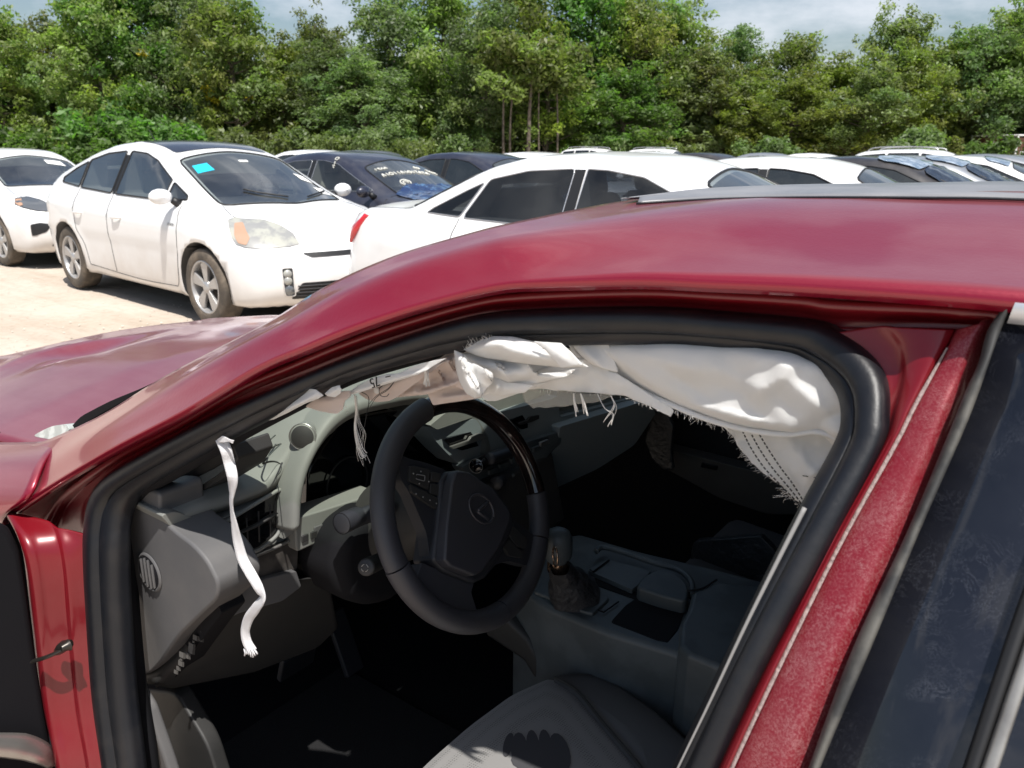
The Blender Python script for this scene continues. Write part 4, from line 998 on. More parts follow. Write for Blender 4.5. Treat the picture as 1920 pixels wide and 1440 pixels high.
def dusty_red():
    m = mat('red_paint_under_grit', (.30,.004,.016), .42, .2, coat=.3); t = m.node_tree; L = t.links.new; b = t.nodes['Principled BSDF']
    tc_ = t.nodes.new('ShaderNodeTexCoord')
    def nz(s, d, r):
        n = t.nodes.new('ShaderNodeTexNoise'); n.inputs['Scale'].default_value = s; n.inputs['Detail'].default_value = d; n.inputs['Roughness'].default_value = r; L(tc_.outputs['Object'], n.inputs['Vector']); return n
    def rg(f, a, c, d=0., e=1.):
        r = t.nodes.new('ShaderNodeMapRange')
        for i, v in enumerate((a, c, d, e)): r.inputs[i + 1].default_value = v
        L(f, r.inputs[0]); return r.outputs[0]
    n1 = nz(600, 4, .7); n2 = nz(7, 5, .6); n3 = nz(38, 8, .75); n3.inputs['Distortion'].default_value = 1.5
    a = t.nodes.new('ShaderNodeMath'); a.operation = 'MULTIPLY'; L(rg(n1.outputs['Fac'], .44, .72), a.inputs[0]); L(rg(n2.outputs['Fac'], .36, .60, .15, .60), a.inputs[1])
    vein = rg(n3.outputs['Fac'], .492, .5, 0, 1); v2 = rg(n3.outputs['Fac'], .508, .5, 0, 1)
    mv = t.nodes.new('ShaderNodeMath'); mv.operation = 'MULTIPLY'; L(vein, mv.inputs[0]); L(v2, mv.inputs[1])
    mw = t.nodes.new('ShaderNodeMath'); mw.operation = 'MULTIPLY'; L(mv.outputs[0], mw.inputs[0]); L(rg(n2.outputs['Fac'], .50, .64, 0, .45), mw.inputs[1])
    ad = t.nodes.new('ShaderNodeMath'); ad.operation = 'ADD'; ad.use_clamp = True; L(a.outputs[0], ad.inputs[0]); L(mw.outputs[0], ad.inputs[1])
    mx_ = t.nodes.new('ShaderNodeMix'); mx_.data_type = 'RGBA'; L(ad.outputs[0], mx_.inputs['Factor']); mx_.inputs['A'].default_value = (.20,.005,.015,1); mx_.inputs['B'].default_value = (.42,.22,.22,1)
    L(mx_.outputs['Result'], b.inputs['Base Color']); return m
GRIT = dusty_red()
rubber = mat('seal_rubber', (.004,.005,.008), .45, spec=.5, var=((.010,.010,.012), 30, .45, .7), bump=(180,.15,.002))
rubber_old = mat('weathered_gasket', (.10,.095,.085), .7, var=((.035,.035,.035), 24, .4, .6), bump=(90,.4,.002))
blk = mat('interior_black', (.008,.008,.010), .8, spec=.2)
dashm = mat('dash_plastic', (.185,.19,.178), .6, var=((.155,.16,.15), 3, .4, .65), bump=(700,.12,.001), dust=((.30,.29,.26), .25, 5))
capm = mat('grey_trim_plastic', (.085,.085,.089), .6, bump=(900,.15,.001), dust=((.3,.27,.24), .18, 7))
kneem = mat('dark_trim_plastic', (.022,.022,.022), .6, bump=(900,.15,.001), dust=((.2,.18,.16), .07, 7))
conm = mat('console_plastic', (.078,.092,.100), .5, bump=(900,.15,.001), var=((.055,.066,.072), 12, .4, .6))
fasm = mat('fascia_plastic', (.22,.25,.26), .5, bump=(900,.15,.001))
leather = mat('wheel_leather', (.040,.040,.048), .5, bump=(800,.25,.001), var=((.048,.047,.050), 8, .4, .7))
wheelbk = mat('wheel_plastic', (.024,.025,.030), .5, bump=(800,.15,.001))
woodg = mat('dark_wood', (.010,.007,.007), .14, coat=.8, var=((.022,.013,.012), 18, .4, .6))
wood2 = mat('grey_wood_trim', (.075,.068,.062), .35, coat=.3, var=((.045,.04,.037), 40, .4, .6))
gloss = mat('gloss_black', (.004,.004,.005), .08, coat=.4)
satin = mat('satin_silver', (.42,.41,.39), .35, .8)
cloth = mat('airbag_cloth', (.78,.77,.74), .75, sheen=.2, bump=(240,.10,.001))
cloth_tan = mat('airbag_backing', (.74,.66,.62), .8, bump=(240,.10,.001))
ink = mat('black_ink', (.02,.02,.02), .8)
web = mat('webbing', (.74,.73,.74), .75, bump=(500,.5,.002))
glass_rear = mat('tinted_privacy_glass', (.005,.006,.011), .025, spec=.6, dust=((.20,.21,.25), .05, 9))
def add_veins(m, col, amt=.8):
    t = m.node_tree; L = t.links.new; b = t.nodes['Principled BSDF']; src = b.inputs['Base Color'].links[0].from_socket; tc_ = t.nodes.new('ShaderNodeTexCoord'); prev = src
    for sc, w, lo, hi in ((26, .006, .50, .66), (70, .012, .54, .68)):
        n = t.nodes.new('ShaderNodeTexNoise'); n.inputs['Scale'].default_value = sc; n.inputs['Detail'].default_value = 6; n.inputs['Roughness'].default_value = .8; n.inputs['Distortion'].default_value = 2.; L(tc_.outputs['Object'], n.inputs['Vector'])
        s_ = t.nodes.new('ShaderNodeMath'); s_.operation = 'SUBTRACT'; L(n.outputs['Fac'], s_.inputs[0]); s_.inputs[1].default_value = .5
        a_ = t.nodes.new('ShaderNodeMath'); a_.operation = 'ABSOLUTE'; L(s_.outputs[0], a_.inputs[0]); r = t.nodes.new('ShaderNodeMapRange')
        for i, v in enumerate((0, w, 1, 0)): r.inputs[i + 1].default_value = v
        L(a_.outputs[0], r.inputs[0]); k = t.nodes.new('ShaderNodeTexNoise'); k.inputs['Scale'].default_value = sc * .45; L(tc_.outputs['Object'], k.inputs['Vector']); r2 = t.nodes.new('ShaderNodeMapRange')
        for i, v in enumerate((lo, hi, 0, amt)): r2.inputs[i + 1].default_value = v
        L(k.outputs['Fac'], r2.inputs[0]); mu = t.nodes.new('ShaderNodeMath'); mu.operation = 'MULTIPLY'; L(r.outputs[0], mu.inputs[0]); L(r2.outputs[0], mu.inputs[1])
        x = t.nodes.new('ShaderNodeMix'); x.data_type = 'RGBA'; L(mu.outputs[0], x.inputs['Factor']); L(prev, x.inputs['A']); x.inputs['B'].default_value = (*col, 1); prev = x.outputs['Result']
    L(prev, b.inputs['Base Color'])
add_veins(glass_rear, (.20,.21,.24), .35); add_veins(GRIT, (.55,.42,.40), .45)
def glass_thin():
    m = bpy.data.materials.new('windshield_glass'); m.use_nodes = True; t = m.node_tree; t.nodes.remove(t.nodes['Principled BSDF'])
    tr = t.nodes.new('ShaderNodeBsdfTransparent'); tr.inputs[0].default_value = (.84,.90,.82,1); gl = t.nodes.new('ShaderNodeBsdfGlossy'); gl.inputs['Roughness'].default_value = .02
    lw = t.nodes.new('ShaderNodeLayerWeight'); lw.inputs[0].default_value = .5; fr = t.nodes.new('ShaderNodeMapRange'); fr.inputs[1].default_value = .55; fr.inputs[3].default_value = .05; fr.inputs[4].default_value = .6; t.links.new(lw.outputs['Facing'], fr.inputs[0]); mx_ = t.nodes.new('ShaderNodeMixShader')
    t.links.new(fr.outputs[0], mx_.inputs[0]); t.links.new(tr.outputs[0], mx_.inputs[1]); t.links.new(gl.outputs[0], mx_.inputs[2]); t.links.new(mx_.outputs[0], t.nodes['Material Output'].inputs[0]); return m
WGL = glass_thin()
R = empty('red_sedan', (0, 0, 0)); tag(R, 'red sedan in the foreground with missing side window and burst airbags', 'car')
def ur(pts, n):
    """Catmull-Rom with index-uniform parameter"""
    P = np.array([tuple(p) for p in pts], float); m = np.gradient(P, axis=0); out = []
    for t in np.linspace(0, len(P) - 1, n):
        i = min(int(t), len(P) - 2); s = t - i
        out.append((2*s**3-3*s**2+1)*P[i] + (s**3-2*s**2+s)*m[i] + (-2*s**3+3*s**2)*P[i+1] + (s**3-s**2)*m[i+1])
    return np.array(out)
def pxrow(pts, ys):
    return [at(px, py, y=y) for (px, py), y in zip(pts, ys)]
def sheet(name, rows, m, parent, n=110, sub=None, thick=0, flip=False, off=-1):
    A = np.array([ur(r, n) for r in rows])
    if sub: A = np.stack([ur(A[:, j], sub) for j in range(n)], axis=1)
    F = grid_faces(A.shape[0], n)
    if flip: F = [f[::-1] for f in F]
    o = mesh_obj(name, A.reshape(-1, 3), F, m, parent)
    if thick: mods(o, ('SOLIDIFY', dict(thickness=thick, offset=off)))
    return o
Dp = [(17,962),(82,918),(204,845),(350,769),(480,690),(574,649),(667,611),(780,574),(911,540),(1005,529),(1192,519),(1350,523),(1500,528),(1700,540),(1880,553)]
Dy = [.80,.778,.755,.732,.712,.70,.685,.664,.643,.634,.62,.612,.607,.604,.603]
Sp = [(60,835),(112,815),(195,775),(300,710),(415,649),(510,599),(610,537),(735,481),(880,437),(975,414),(1165,377),(1330,357),(1490,350),(1695,346),(1880,344)]
Sy = [.715,.70,.69,.675,.655,.64,.62,.60,.565,.53,.38,.22,.10,.03,.0]
D = pxrow(Dp, Dy); Sr = pxrow(Sp, Sy)
# mid rows: bulged between crease and crest
def lerp(a, b, t): return [Vector(p) * (1 - t) + Vector(q) * t for p, q in zip(a, b)]
M1 = lerp(D, Sr, .14); M2 = lerp(D, Sr, .40); M3 = lerp(D, Sr, .70)
bul = [.004,.006,.010,.012,.013,.014,.014,.015,.016,.017,.020,.026,.030,.032,.033]
M1 = [p + Vector((0, .12, .6)) * k * .45 for p, k in zip(M1, bul)]; M2 = [p + Vector((0, .2, 1)) * k * .95 for p, k in zip(M2, bul)]; M3 = [p + Vector((0, 0, 1)) * k * .55 for p, k in zip(M3, bul)]
In = []
for i, p in enumerate(Sr):
    w = i / 14
    In.append(p + (Vector((.03, -.035, -.012)) if i < 9 else Vector((.02 * (12 - i) / 3 if i < 12 else 0, -.10, -.010))))
def rear(row, last):  # carry the roof on behind the frame
    p = row[-1]; return row + [p + Vector((-.12, 0, 0)), p + Vector((-.26, 0, -.001)), p + Vector((-.45, -.002, -.004)), p + Vector((-.70, -.01, -.015)), p + Vector((-.95, -.02, -.035)), p + Vector((-1.25, -.03, -.08)), p + Vector((-1.5, -.05, -.14))]
rows = [rear(r, 0) for r in (D, M1, M2, M3, Sr)]
i0 = 9
sheet('roof_side_panel', rows, RED, R, 150, 15, .012, off=-1)
# roof from the crest to the other side
C0 = rear(Sr, 0)[9:]
_sx = [p[0] for p in Sp] + [2400]; _sy = [p[1] for p in Sp] + [345]
def under(p, k=1.5):
    p = Vector(p)
    for _ in range(60):
        a, b_ = proj(p)
        if b_ >= np.interp(a, _sx, _sy) + k: break
        p.z -= .002
    return p
def roof_z(x, y): return np.interp(x, [-2.1,-1.7,-1.2,-.7,-.3,-.05,.1], [1.31,1.37,1.43,1.462,1.455,1.415,1.375]) - .05 * max(0, abs(y) - .3) - .25 * max(0, abs(y) - .45) ** 1.5
rs = []
for y_ in (.605,.56,.50,.36,.18,0,-.18,-.36,-.50,-.60,-.63):
    hx = .055 - .10 * (abs(y_) / .6) ** 2.2
    rs.append([under((x_, y_ if x_ > -.34 else min(y_, .44 + (y_ - .50) * .1), roof_z(x_, y_) - (.06 if y_ < -.61 else 0) - (.03 if y_ > .3 else .012 if y_ > .1 else 0)), 5) for x_ in (hx, hx-.12, hx-.28, -.45,-.62,-.8,-1.1,-1.5,-2.1)])
rs0 = [Vector((p.x, p.y, p.z)) for p in [Sr[8], Sr[9], Sr[10]]]
sheet('roof_skin', rs, RED, R, 60, 26, .012, flip=False)
# glass roof panel, with its near edge line
gb = [(1196,383),(1260,379),(1340,375),(1430,373),(1520,372),(1620,372),(1740,373),(1880,375)]
gy = [.42,.40,.385,.38,.38,.38,.38,.38]
ge = pxrow(gb, gy); ge += [ge[-1] + Vector((-.12, 0, 0)), ge[-1] + Vector((-.3, 0, 0)), ge[-1] + Vector((-.6, 0, -.004)), ge[-1] + Vector((-1.0, 0, -.03))]
gt = pxrow([(1204,375),(1270,366),(1345,356.5),(1433,352),(1522,349),(1622,347.5),(1742,346),(1882,344)], [.36,.30,.22,.16,.10,.05,.02,0.0]); gt += [gt[-1] + Vector((-.12, 0, 0)), gt[-1] + Vector((-.3, 0, 0)), gt[-1] + Vector((-.6, 0, -.006)), gt[-1] + Vector((-1.0, 0, -.035))]
roofglass = mat('glass_roof', (.10,.105,.115), .25, spec=.7, dust=((.36,.355,.365), .7, 2))
up4 = Vector((0, 0, .0012))
mid_ = [(a + b) / 2 + Vector((0, 0, .004)) for a, b in zip(ge, gt)]
sheet('roof_glass', [[p + up4 for p in ge], [p + up4 for p in mid_], [p + up4 for p in gt], [Vector((p.x, -.3, p.z - .012)) for p in gt]], roofglass, R, 70, 12, .0015, flip=True)
MB().add(*tube_data(ur([p + Vector((0, .004, .001)) for p in ge], 60), .0014, 6)).build('roof_glass_seal', rubber, R, fix=False)
# jamb: the painted steps between the crease and the door seal
Op = [(215,1560),(201,1440),(181,1300),(169,1125),(165,1040),(166,990),(175,938),(204,897),(292,845),(408,784),(525,731),(630,686),(742,645),(855,609),(949,593),(1192,587),(1350,597),(1500,611),(1556,626),(1612,664),(1646,712),(1652,780),(1640,840),(1552,1009),(1428,1240),(1334,1440),(1272,1580)]
Oy = [.815,.80,.785,.768,.758,.75,.742,.735,.72,.70,.68,.66,.64,.62,.607,.587,.578,.573,.573,.583,.595,.612,.625,.662,.708,.742,.765]
Ip = [(262,1560),(250,1440),(233,1300),(221,1125),(219,1030),(222,985),(232,950),(256,918),(327,874),(440,812),(550,756),(650,708),(750,678),(860,652),(950,643),(1192,638),(1350,645),(1470,660),(1512,676),(1556,704),(1581,740),(1587,790),(1571,840),(1500,972),(1385,1200),(1271,1440),(1206,1580)]
O = pxrow(Op, Oy); I = pxrow(Ip, [y - .012 for y in Oy])
def outw(a, k): return [p + Vector((0, k, 0)) for p in a]
q1, q2, q3 = lerp(O, I, .12), lerp(O, I, .42), lerp(O, I, .75)
q4 = lerp(O, I, .58)
sheet('door_seal', [[p + Vector((0, -.016, 0)) for p in O], O, outw(q1, .008), outw(q2, .012), outw(q4, .005), outw(q3, .007), outw(I, .002), [p + Vector((0, -.018, 0)) for p in I]], rubber, R, 220, 26, .004)
top = [(17,962),(82,918),(204,845),(350,769),(480,690),(574,649),(667,611),(780,574),(911,540),(1005,529),(1192,519),(1350,523),(1500,528),(1560,531),(1700,540),(1790,546),(1880,553),(2010,561)]
topy = [.80,.778,.755,.732,.712,.70,.685,.664,.643,.634,.62,.612,.607,.606,.604,.603,.603,.602]
low = [(166,1015),(170,945),(215,888),(315,832),(420,775),(525,731),(608,695),(720,652),(855,609),(949,593),(1192,587),(1350,597),(1500,611),(1556,626),(1690,628),(1790,632),(1864,640),(1990,655)]
lowy = [.752,.742,.733,.716,.698,.68,.664,.644,.62,.607,.587,.578,.573,.573,.578,.58,.583,.585]
A_ = pxrow(top, topy); Z_ = pxrow(low, lowy)
def mixp(t): return [(a[0]*(1-t)+b[0]*t, a[1]*(1-t)+b[1]*t) for a, b in zip(top, low)]
def my(t, k): return [a*(1-t)+b*t + k for a, b in zip(topy, lowy)]
A_ = [p + Vector((0, -.005, 0)) for p in A_]
jr = [A_, pxrow(mixp(.03), my(.03, -.030)), pxrow(mixp(.08), my(.08, -.052)), pxrow(mixp(.36), my(.36, -.044)), pxrow(mixp(.42), my(.42, -.028)), pxrow(mixp(.46), my(.46, -.026)), pxrow(mixp(.62), my(.62, -.034)), pxrow(mixp(.90), my(.9, -.026)), pxrow(mixp(.97), my(.97, -.020)), [p + Vector((0, -.012, 0)) for p in Z_]]
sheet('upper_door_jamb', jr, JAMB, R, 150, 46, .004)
# hinge pillar below the fender
Lp = [(17,962),(42,1010),(58,1067),(72,1183),(90,1329),(113,1440),(130,1560)]; Ly = [.80,.81,.812,.815,.822,.83,.835]
Rp = [(166,1012),(165,1040),(167,1090),(172,1183),(185,1329),(201,1440),(215,1560)]; Ry = [.750,.752,.757,.765,.778,.79,.80]
Lr_, Rr_ = pxrow(Lp, Ly), pxrow(Rp, Ry)
hj = [[p + Vector((.05, -.015, 0)) for p in Lr_], Lr_]
for t, k in ((.18, -.004), (.42, -.010), (.55, -.006), (.62, -.004), (.72, -.008), (.9, -.012)):
    hj.append([a * (1 - t) + b * t + Vector((0, k, 0)) for a, b in zip(Lr_, Rr_)])
hj.append([p + Vector((0, -.02, 0)) for p in Rr_])
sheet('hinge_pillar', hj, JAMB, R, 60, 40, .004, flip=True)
# centre pillar
X0 = [(1556,626),(1612,664),(1646,712),(1652,780),(1640,840),(1552,1009),(1428,1240),(1334,1440),(1272,1580)]; y0 = [.573,.583,.595,.612,.625,.662,.708,.742,.765]
X1 = [(1792,618),(1775,652),(1748,700),(1712,765),(1677,834),(1575,1018),(1459,1252),(1371,1440),(1310,1580)]
X2 = [(1862,600),(1843,634),(1821,702),(1795,759),(1768,834),(1690,1018),(1585,1240),(1509,1440),(1460,1580)]
def pc(X, ys, k): return pxrow(X, [y + k for y in ys])
y1 = [.578,.584,.592,.606,.621,.660,.708,.742,.765]
def mx2(a, b, t): return [(p[0]*(1-t)+q[0]*t, p[1]*(1-t)+q[1]*t) for p, q in zip(a, b)]
Xa = mx2(X0, X1, .30); Xa[0] = (1640,612); Xa[1] = (1675,655); Xa[2] = (1683,712); Xa[3] = (1672,772)
cp = [pc(X0, y1, -.020), pc(X0, y1, -.006), pc(Xa, y1, -.004), pc(mx2(Xa, X1, .25), y1, .001), pc(mx2(Xa, X1, .62), y1, .004), pc(mx2(Xa, X1, .85), y1, .003), pc(X1, y1, -.003)]
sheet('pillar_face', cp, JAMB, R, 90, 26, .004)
cp2 = [pc(X1, y1, -.003), pc(mx2(X1, X2, .10), y1, .001), pc(mx2(X1, X2, .30), y1, .003), pc(mx2(X1, X2, .7), y1, .003), pc(X2, y1, -.006), pc(mx2(X2, X1, -.3), y1, -.02)]
sheet('pillar_flange', cp2, GRIT, R, 90, 20, .004, flip=False)
dl = MB(); dl.add(*tube_data(ur(pc([(a + 1, b) for a, b in X1[1:]], y1[1:], .0005), 80), [.0008,.0018,.0022,.002,.002,.0018], 6, flat=.5)); dl.build('dirt_line', mat('caked_dust', (.34,.26,.25), .95, bump=(200,.8,.004)), R, fix=False)
G1 = [(1880,577),(1852,620),(1835,680),(1808,740),(1776,820),(1700,1000),(1600,1215),(1520,1430),(1474,1560)]
G2 = [(1900,566),(1876,618),(1858,668),(1832,742),(1803,815),(1722,1000),(1632,1215),(1537,1440),(1488,1580)]
yg = [.588,.592,.604,.616,.630,.662,.706,.744,.768]
sheet('rear_door_gasket', [pc(G1, yg, -.012), pc(G1, yg, .004), pc(mx2(G1, G2, .4), yg, .012), pc(G2, yg, .010), pc(G2, yg, -.004)], rubber_old, R, 90, 14, .003)
G3 = [(2300,575),(2300,640),(2290,700),(2280,760),(2270,830),(2240,1010),(2200,1220),(2160,1440),(2140,1580)]
g2 = pc(G2, yg, .006); g3 = [p + Vector((-.62, -.01, 0)) for p in g2]
sheet('rear_door_glass', [g2, lerp(g2, g3, .5), g3], glass_rear, R, 60, 10, .004)
# chrome strip over the glass
ch0 = [at(1900,570,y=.603), at(1925,572,y=.603)]; 
b = MB(); a0, a1, a2, a3 = at(1903,568,y=.604), at(1888,606,y=.600), at(1945,609,y=.600), at(1945,569,y=.604)
dx = Vector((-.6, 0, 0)); b.add([a1, a1 + dx, a0 + dx, a0, a1 + Vector((0,-.01,0)), a1 + dx + Vector((0,-.01,0)), a0 + dx + Vector((0,-.01,0)), a0 + Vector((0,-.01,0))], [(0,1,2,3),(7,6,5,4),(0,4,5,1),(3,2,6,7),(0,3,7,4)]); b.build('chrome_trim', mat('bright_trim', (.62,.64,.68), .3, .6, dust=((.6,.6,.62), .4, 20)), R)
dv = [at(px, py, y=y) for (px, py), y in zip([(2000,980),(1935,1160),(1846,1420),(1794,1580)], [.668,.700,.745,.772])]
dv2 = [at(px, py, y=y) for (px, py), y in zip([(2030,985),(1966,1165),(1880,1422),(1826,1582)], [.668,.700,.745,.772])]
sheet('glass_divider_bar', [dv, [p + Vector((0, .006, 0)) for p in lerp(dv, dv2, .2)], [p + Vector((0, .006, 0)) for p in lerp(dv, dv2, .8)], dv2], mat('divider_bar', (.34,.33,.31), .4, .5, var=((.22,.21,.2), 20, .4, .6)), R, 30, 10, .003)
dv0 = [at(px, py, y=y) for (px, py), y in zip([(1965,980),(1898,1160),(1812,1420),(1760,1580)], [.668,.700,.745,.772])]
sheet('divider_gasket', [dv0, [p + Vector((0, .003, 0)) for p in lerp(dv0, dv, .5)], dv], trim_black, R, 30, 6, .003)
# lower rear door skin and rear quarter, so that the car is whole beside the frame
lowr = [Vector((p.x, .80 if p.z < .95 else p.y + .02, p.z)) for p in g2]
e = [Vector((-.52,.79,1.02)), Vector((-.55,.86,.85)), Vector((-.56,.89,.6)), Vector((-.56,.85,.28))]
sheet('rear_door_skin', [[p, p + Vector((-.8, 0, .02)), p + Vector((-1.6, -.05, .03)), p + Vector((-2.3, -.14, .0))] for p in e], RED, R, 30, 16, .006, flip=True)
sheet('rocker_sill', [[Vector((x, .80, .40)) for x in (.5, 0, -.6)], [Vector((x, .86, .36)) for x in (.5, 0, -.6)], [Vector((x, .86, .22)) for x in (.5, 0, -.6)]], RED, R, 10, 6, .005)
# hood and fender
def hood():
    nx, ny = 60, 60; V = []
    for i in range(nx):
        for j in range(ny):
            v = -1 + 2 * j / (ny - 1); u = i / (nx - 1)
            yr = .60 * v; xr = .80 - .11 * abs(v) ** 2.2; x = xr + (2.02 - xr) * u; y = v * (.645 + .03 * min(1, u * 4) ** .6) * (1 - .06 * math.exp(-((u) / .03) ** 2))
            y_e = y; zc = np.interp(x, [.7, .98, 1.2, 1.44, 1.75, 2.05, 2.2], [1.060, 1.042, 1.017, .985, .935, .86, .80]) - .20 * y * y
            zc += .010 * math.exp(-(((abs(y) - .36) / .07) ** 2)) * min(1, (x - .9) * 2 if x > .9 else 0)
            # crash dent: a lifted crease across the middle
            zc += .016 * math.exp(-((x - 1.50 - .2 * (y - .2)) / .035) ** 2) * math.exp(-((y - .26) / .13) ** 2) - .018 * math.exp(-((x - 1.40) / .06) ** 2) * math.exp(-((y - .24) / .15) ** 2)
            V.append((x, y, zc))
    o = mesh_obj('hood', V, [f[::-1] for f in grid_faces(nx, ny)], RED, R); mods(o, ('SOLIDIFY', dict(thickness=.018, offset=-1)))
hood()
f0 = [at(112,833,y=.70), at(86,870,y=.748), at(60,930,y=.785), at(17,962,y=.80), at(17,975,y=.79)]
fr_ = []
for p, (y1_, z1_), (y2_, z2_) in zip(f0, ((.685,.915),(.775,.89),(.84,.82),(.865,.72),(.86,.68)), ((.66,.75),(.76,.72),(.83,.64),(.85,.5),(.85,.46))):
    fr_.append([p, p * .45 + Vector((1.05, y1_, z1_)) * .55 + Vector((0, .012, .006)), Vector((1.15, y1_, z1_)), Vector((1.6, (y1_ + y2_) / 2 + .01, (z1_ + z2_) / 2 + .02)), Vector((2.05, y2_ - .03, z2_ - .03))])
sheet('front_fender', fr_, RED, R, 70, 24, .006, flip=True)
fb = [[Vector((x, .86 - (.02 if x > 1.8 else 0), z)) for x in (.46, .8, 1.2, 2.0)] for z in (.70, .5, .25)]
# cowl gap under the hood and the broken plastic piece
MB().prism([(.55,.66,.86),(1.0,.60,.82),(1.0,-.60,.86),(.62,-.66,.86)], (0,0,.06)).build('cowl', blk, R)
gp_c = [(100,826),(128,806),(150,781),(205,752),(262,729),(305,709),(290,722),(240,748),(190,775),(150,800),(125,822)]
MB().prism([at(a, c, y=.672) for a, c in rpoly(gp_c, .3, 3)], (0,-.02,-.004)).build('hood_gap_shade_strip', blk, R, bevel=.002)  # black strip laid by the pillar to paint the dark of the hood gap
pc_ = [at(58,818,y=.685), at(95,799,y=.68), at(124,795,y=.68), at(131,806,y=.68), at(104,826,y=.69)]
MB().prism([Vector(p) for p in rpoly(pc_, .35, 4)], (0,-.02,-.003)).build('broken_cowl_clip', mat('clear_grey_plastic', (.40,.43,.41), .35, coat=.5, var=((.62,.65,.62), 40, .45, .6)), R, bevel=.002)
# windscreen
ws = [Vector(p) + Vector((.03, -.035, -.012)) for p in Sr[1:9]]
wl = [ws, [Vector((p.x + .10 + .03, .25, p.z + .012)) for p in ws], [Vector((p.x + .12, -.25, p.z + .0)) for p in ws], [Vector((p.x, -p.y, p.z - .01)) for p in ws]]
ws_under = 1
wl = [[Vector((.72 + (.08 if abs(r[0].y) < .4 else 0), r[0].y * .98, .955))] + r + ([Vector((-.02, r[0].y * .7, 1.39))] if abs(r[0].y) < .4 else [r[-1] + Vector((-.03,0,.005))]) for r in wl]
wl = [wl[0]] + [[under(p, 3) for p in r_] for r_ in wl[1:3]] + [wl[3]]
sheet('front_windshield', wl, WGL, R, 40, 30)
# ---------------- door, open, seen past the hinge
DO = MB(); dpoly = [(.50,.835,.30),(.50,.835,.60),(.495,.84,.80),(.49,.85,.93),(.50,.88,.985),(.53,1.2,1.0),(.58,1.8,1.0),(.58,1.8,.30)]
dpx = [(-60,985),(-10,972),(25,990),(45,1030),(58,1110),(72,1215),(92,1340),(122,1500),(150,1650),(-700,1900),(-700,1000)]
dpl = [at(px, py, x=.47) for px, py in dpx]
do = DO.prism(dpl, (.09, .02, 0)).build('door_trim', blk, R, bevel=.015, seg=3)
MB().tube([at(-30,1395,x=.45), at(40,1400,x=.45), at(75,1412,x=.45), at(98,1432,x=.46)], [.012,.014,.012,.006], 8, n=16, flat=1.4).build('door_pull', satin, R)
ds = [[at(px, py, x=.575) for px, py in r] for r in ([(-700,1000),(-60,985)],[(-700,1900),(150,1650)])]
st_ = MB(); st_.tube([at(62,1240,y=.835), at(92,1230,y=.825), at(118,1218,y=.81)], .006, 8, n=8, flat=.5); st_.tube([at(108,1222,y=.808), at(122,1210,y=.806), at(134,1206,y=.80)], [.006,.009,.006], 8, n=6); st_.lathe([(.001,.012),(.005,.012),(.007,.004),(.009,.0)], at(130,1209,y=.806), (0,1,0), 12)
st_.build('door_check_strap', mat('greasy_metal', (.05,.045,.04), .35, .7), R, bevel=.001)

# ---------------- interior shell (dark trim, floor, far side)
def slab(name, pts, m, parent, plane=None, d=(0,0,0), bevel=.004, seg=3, rnd=.15, k=4, sub=0, P=None, flat=False):
    """px outline on a plane {x|y|z: value or callable(px,py)} extruded by d"""
    if P is None:
        if rnd: pts = rpoly(pts, rnd, k)
        kk = list(plane)[0]; vv = plane[kk]
        P = [at(a, b, **{kk: (vv(a, b) if callable(vv) else vv)}) for a, b in pts]
    o = MB().prism(P, d).build(name, m, parent, bevel=bevel, seg=seg)
    return o
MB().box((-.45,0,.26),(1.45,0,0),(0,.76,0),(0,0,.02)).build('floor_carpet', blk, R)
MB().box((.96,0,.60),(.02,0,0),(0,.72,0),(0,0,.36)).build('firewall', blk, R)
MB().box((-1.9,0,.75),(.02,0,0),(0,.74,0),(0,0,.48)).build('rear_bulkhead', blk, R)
hl = [[Vector((p.x, .52 if k_ == 0 else p.y, p.z - .035)) for p in r_] for k_, r_ in enumerate(rs)]
sheet('headliner', hl, mat('headliner_cloth', (.28,.27,.25), .9), R, 30, 12, .01)
fd = [Vector((1.15,-.70,.90)), Vector((.70,-.76,.985))] + [Vector((p.x, -p.y, p.z - .012)) for p in D[1:]] + [Vector((-1.2,-.60,1.38)), Vector((-2.1,-.56,1.26))]
def fdr(y_, z_, f): return [Vector((p.x, (-abs(p.y)) * (1-f) - y_ * f, p.z * (1-f) + z_ * f)) for p in fd]
sheet('far_body_side', [fd, fdr(.80,.98,.5), fdr(.80,.98,1), fdr(.90,.8,1), fdr(.90,.5,1), fdr(.86,.2,1)], RED, R, 60, 20, .01)
fe = [p + Vector((0, .045, -.02)) for p in fd]
def fer(y_, z_, f): return [Vector((p.x, (-abs(p.y)) * (1-f) - y_ * f, p.z * (1-f) + z_ * f)) for p in fe]
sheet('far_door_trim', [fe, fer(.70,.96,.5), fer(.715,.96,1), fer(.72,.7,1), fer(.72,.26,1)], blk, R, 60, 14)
slab('far_armrest', [(1235,838),(1330,862),(1420,885),(1500,925),(1520,965),(1440,965),(1350,935),(1250,880)], kneem, R, {'y': -.66}, (0,-.05,0), .012)
slab('far_window_switch', [(1315,868),(1345,874),(1344,882),(1314,876)], gloss, R, {'y': -.655}, (0,-.01,0), .001)
dm = [(1225,770),(1250,775),(1262,800),(1258,850),(1262,880),(1245,882),(1222,862),(1208,825)]
slab('hanging_trim_piece', dm, mat('torn_film', (.018,.020,.022), .3, bump=(25,.6,.01)), R, {'y': -.58}, (0,-.015,0), .004)
slab('bent_film_on_seat', [(1300,1015),(1370,1010),(1425,1005),(1445,1025),(1460,1045),(1440,1075),(1400,1085),(1340,1080),(1290,1070)], mat('seat_film', (.025,.028,.032), .35, bump=(18,.7,.02)), R, {'y': -.33}, (0,-.02,0), .005)
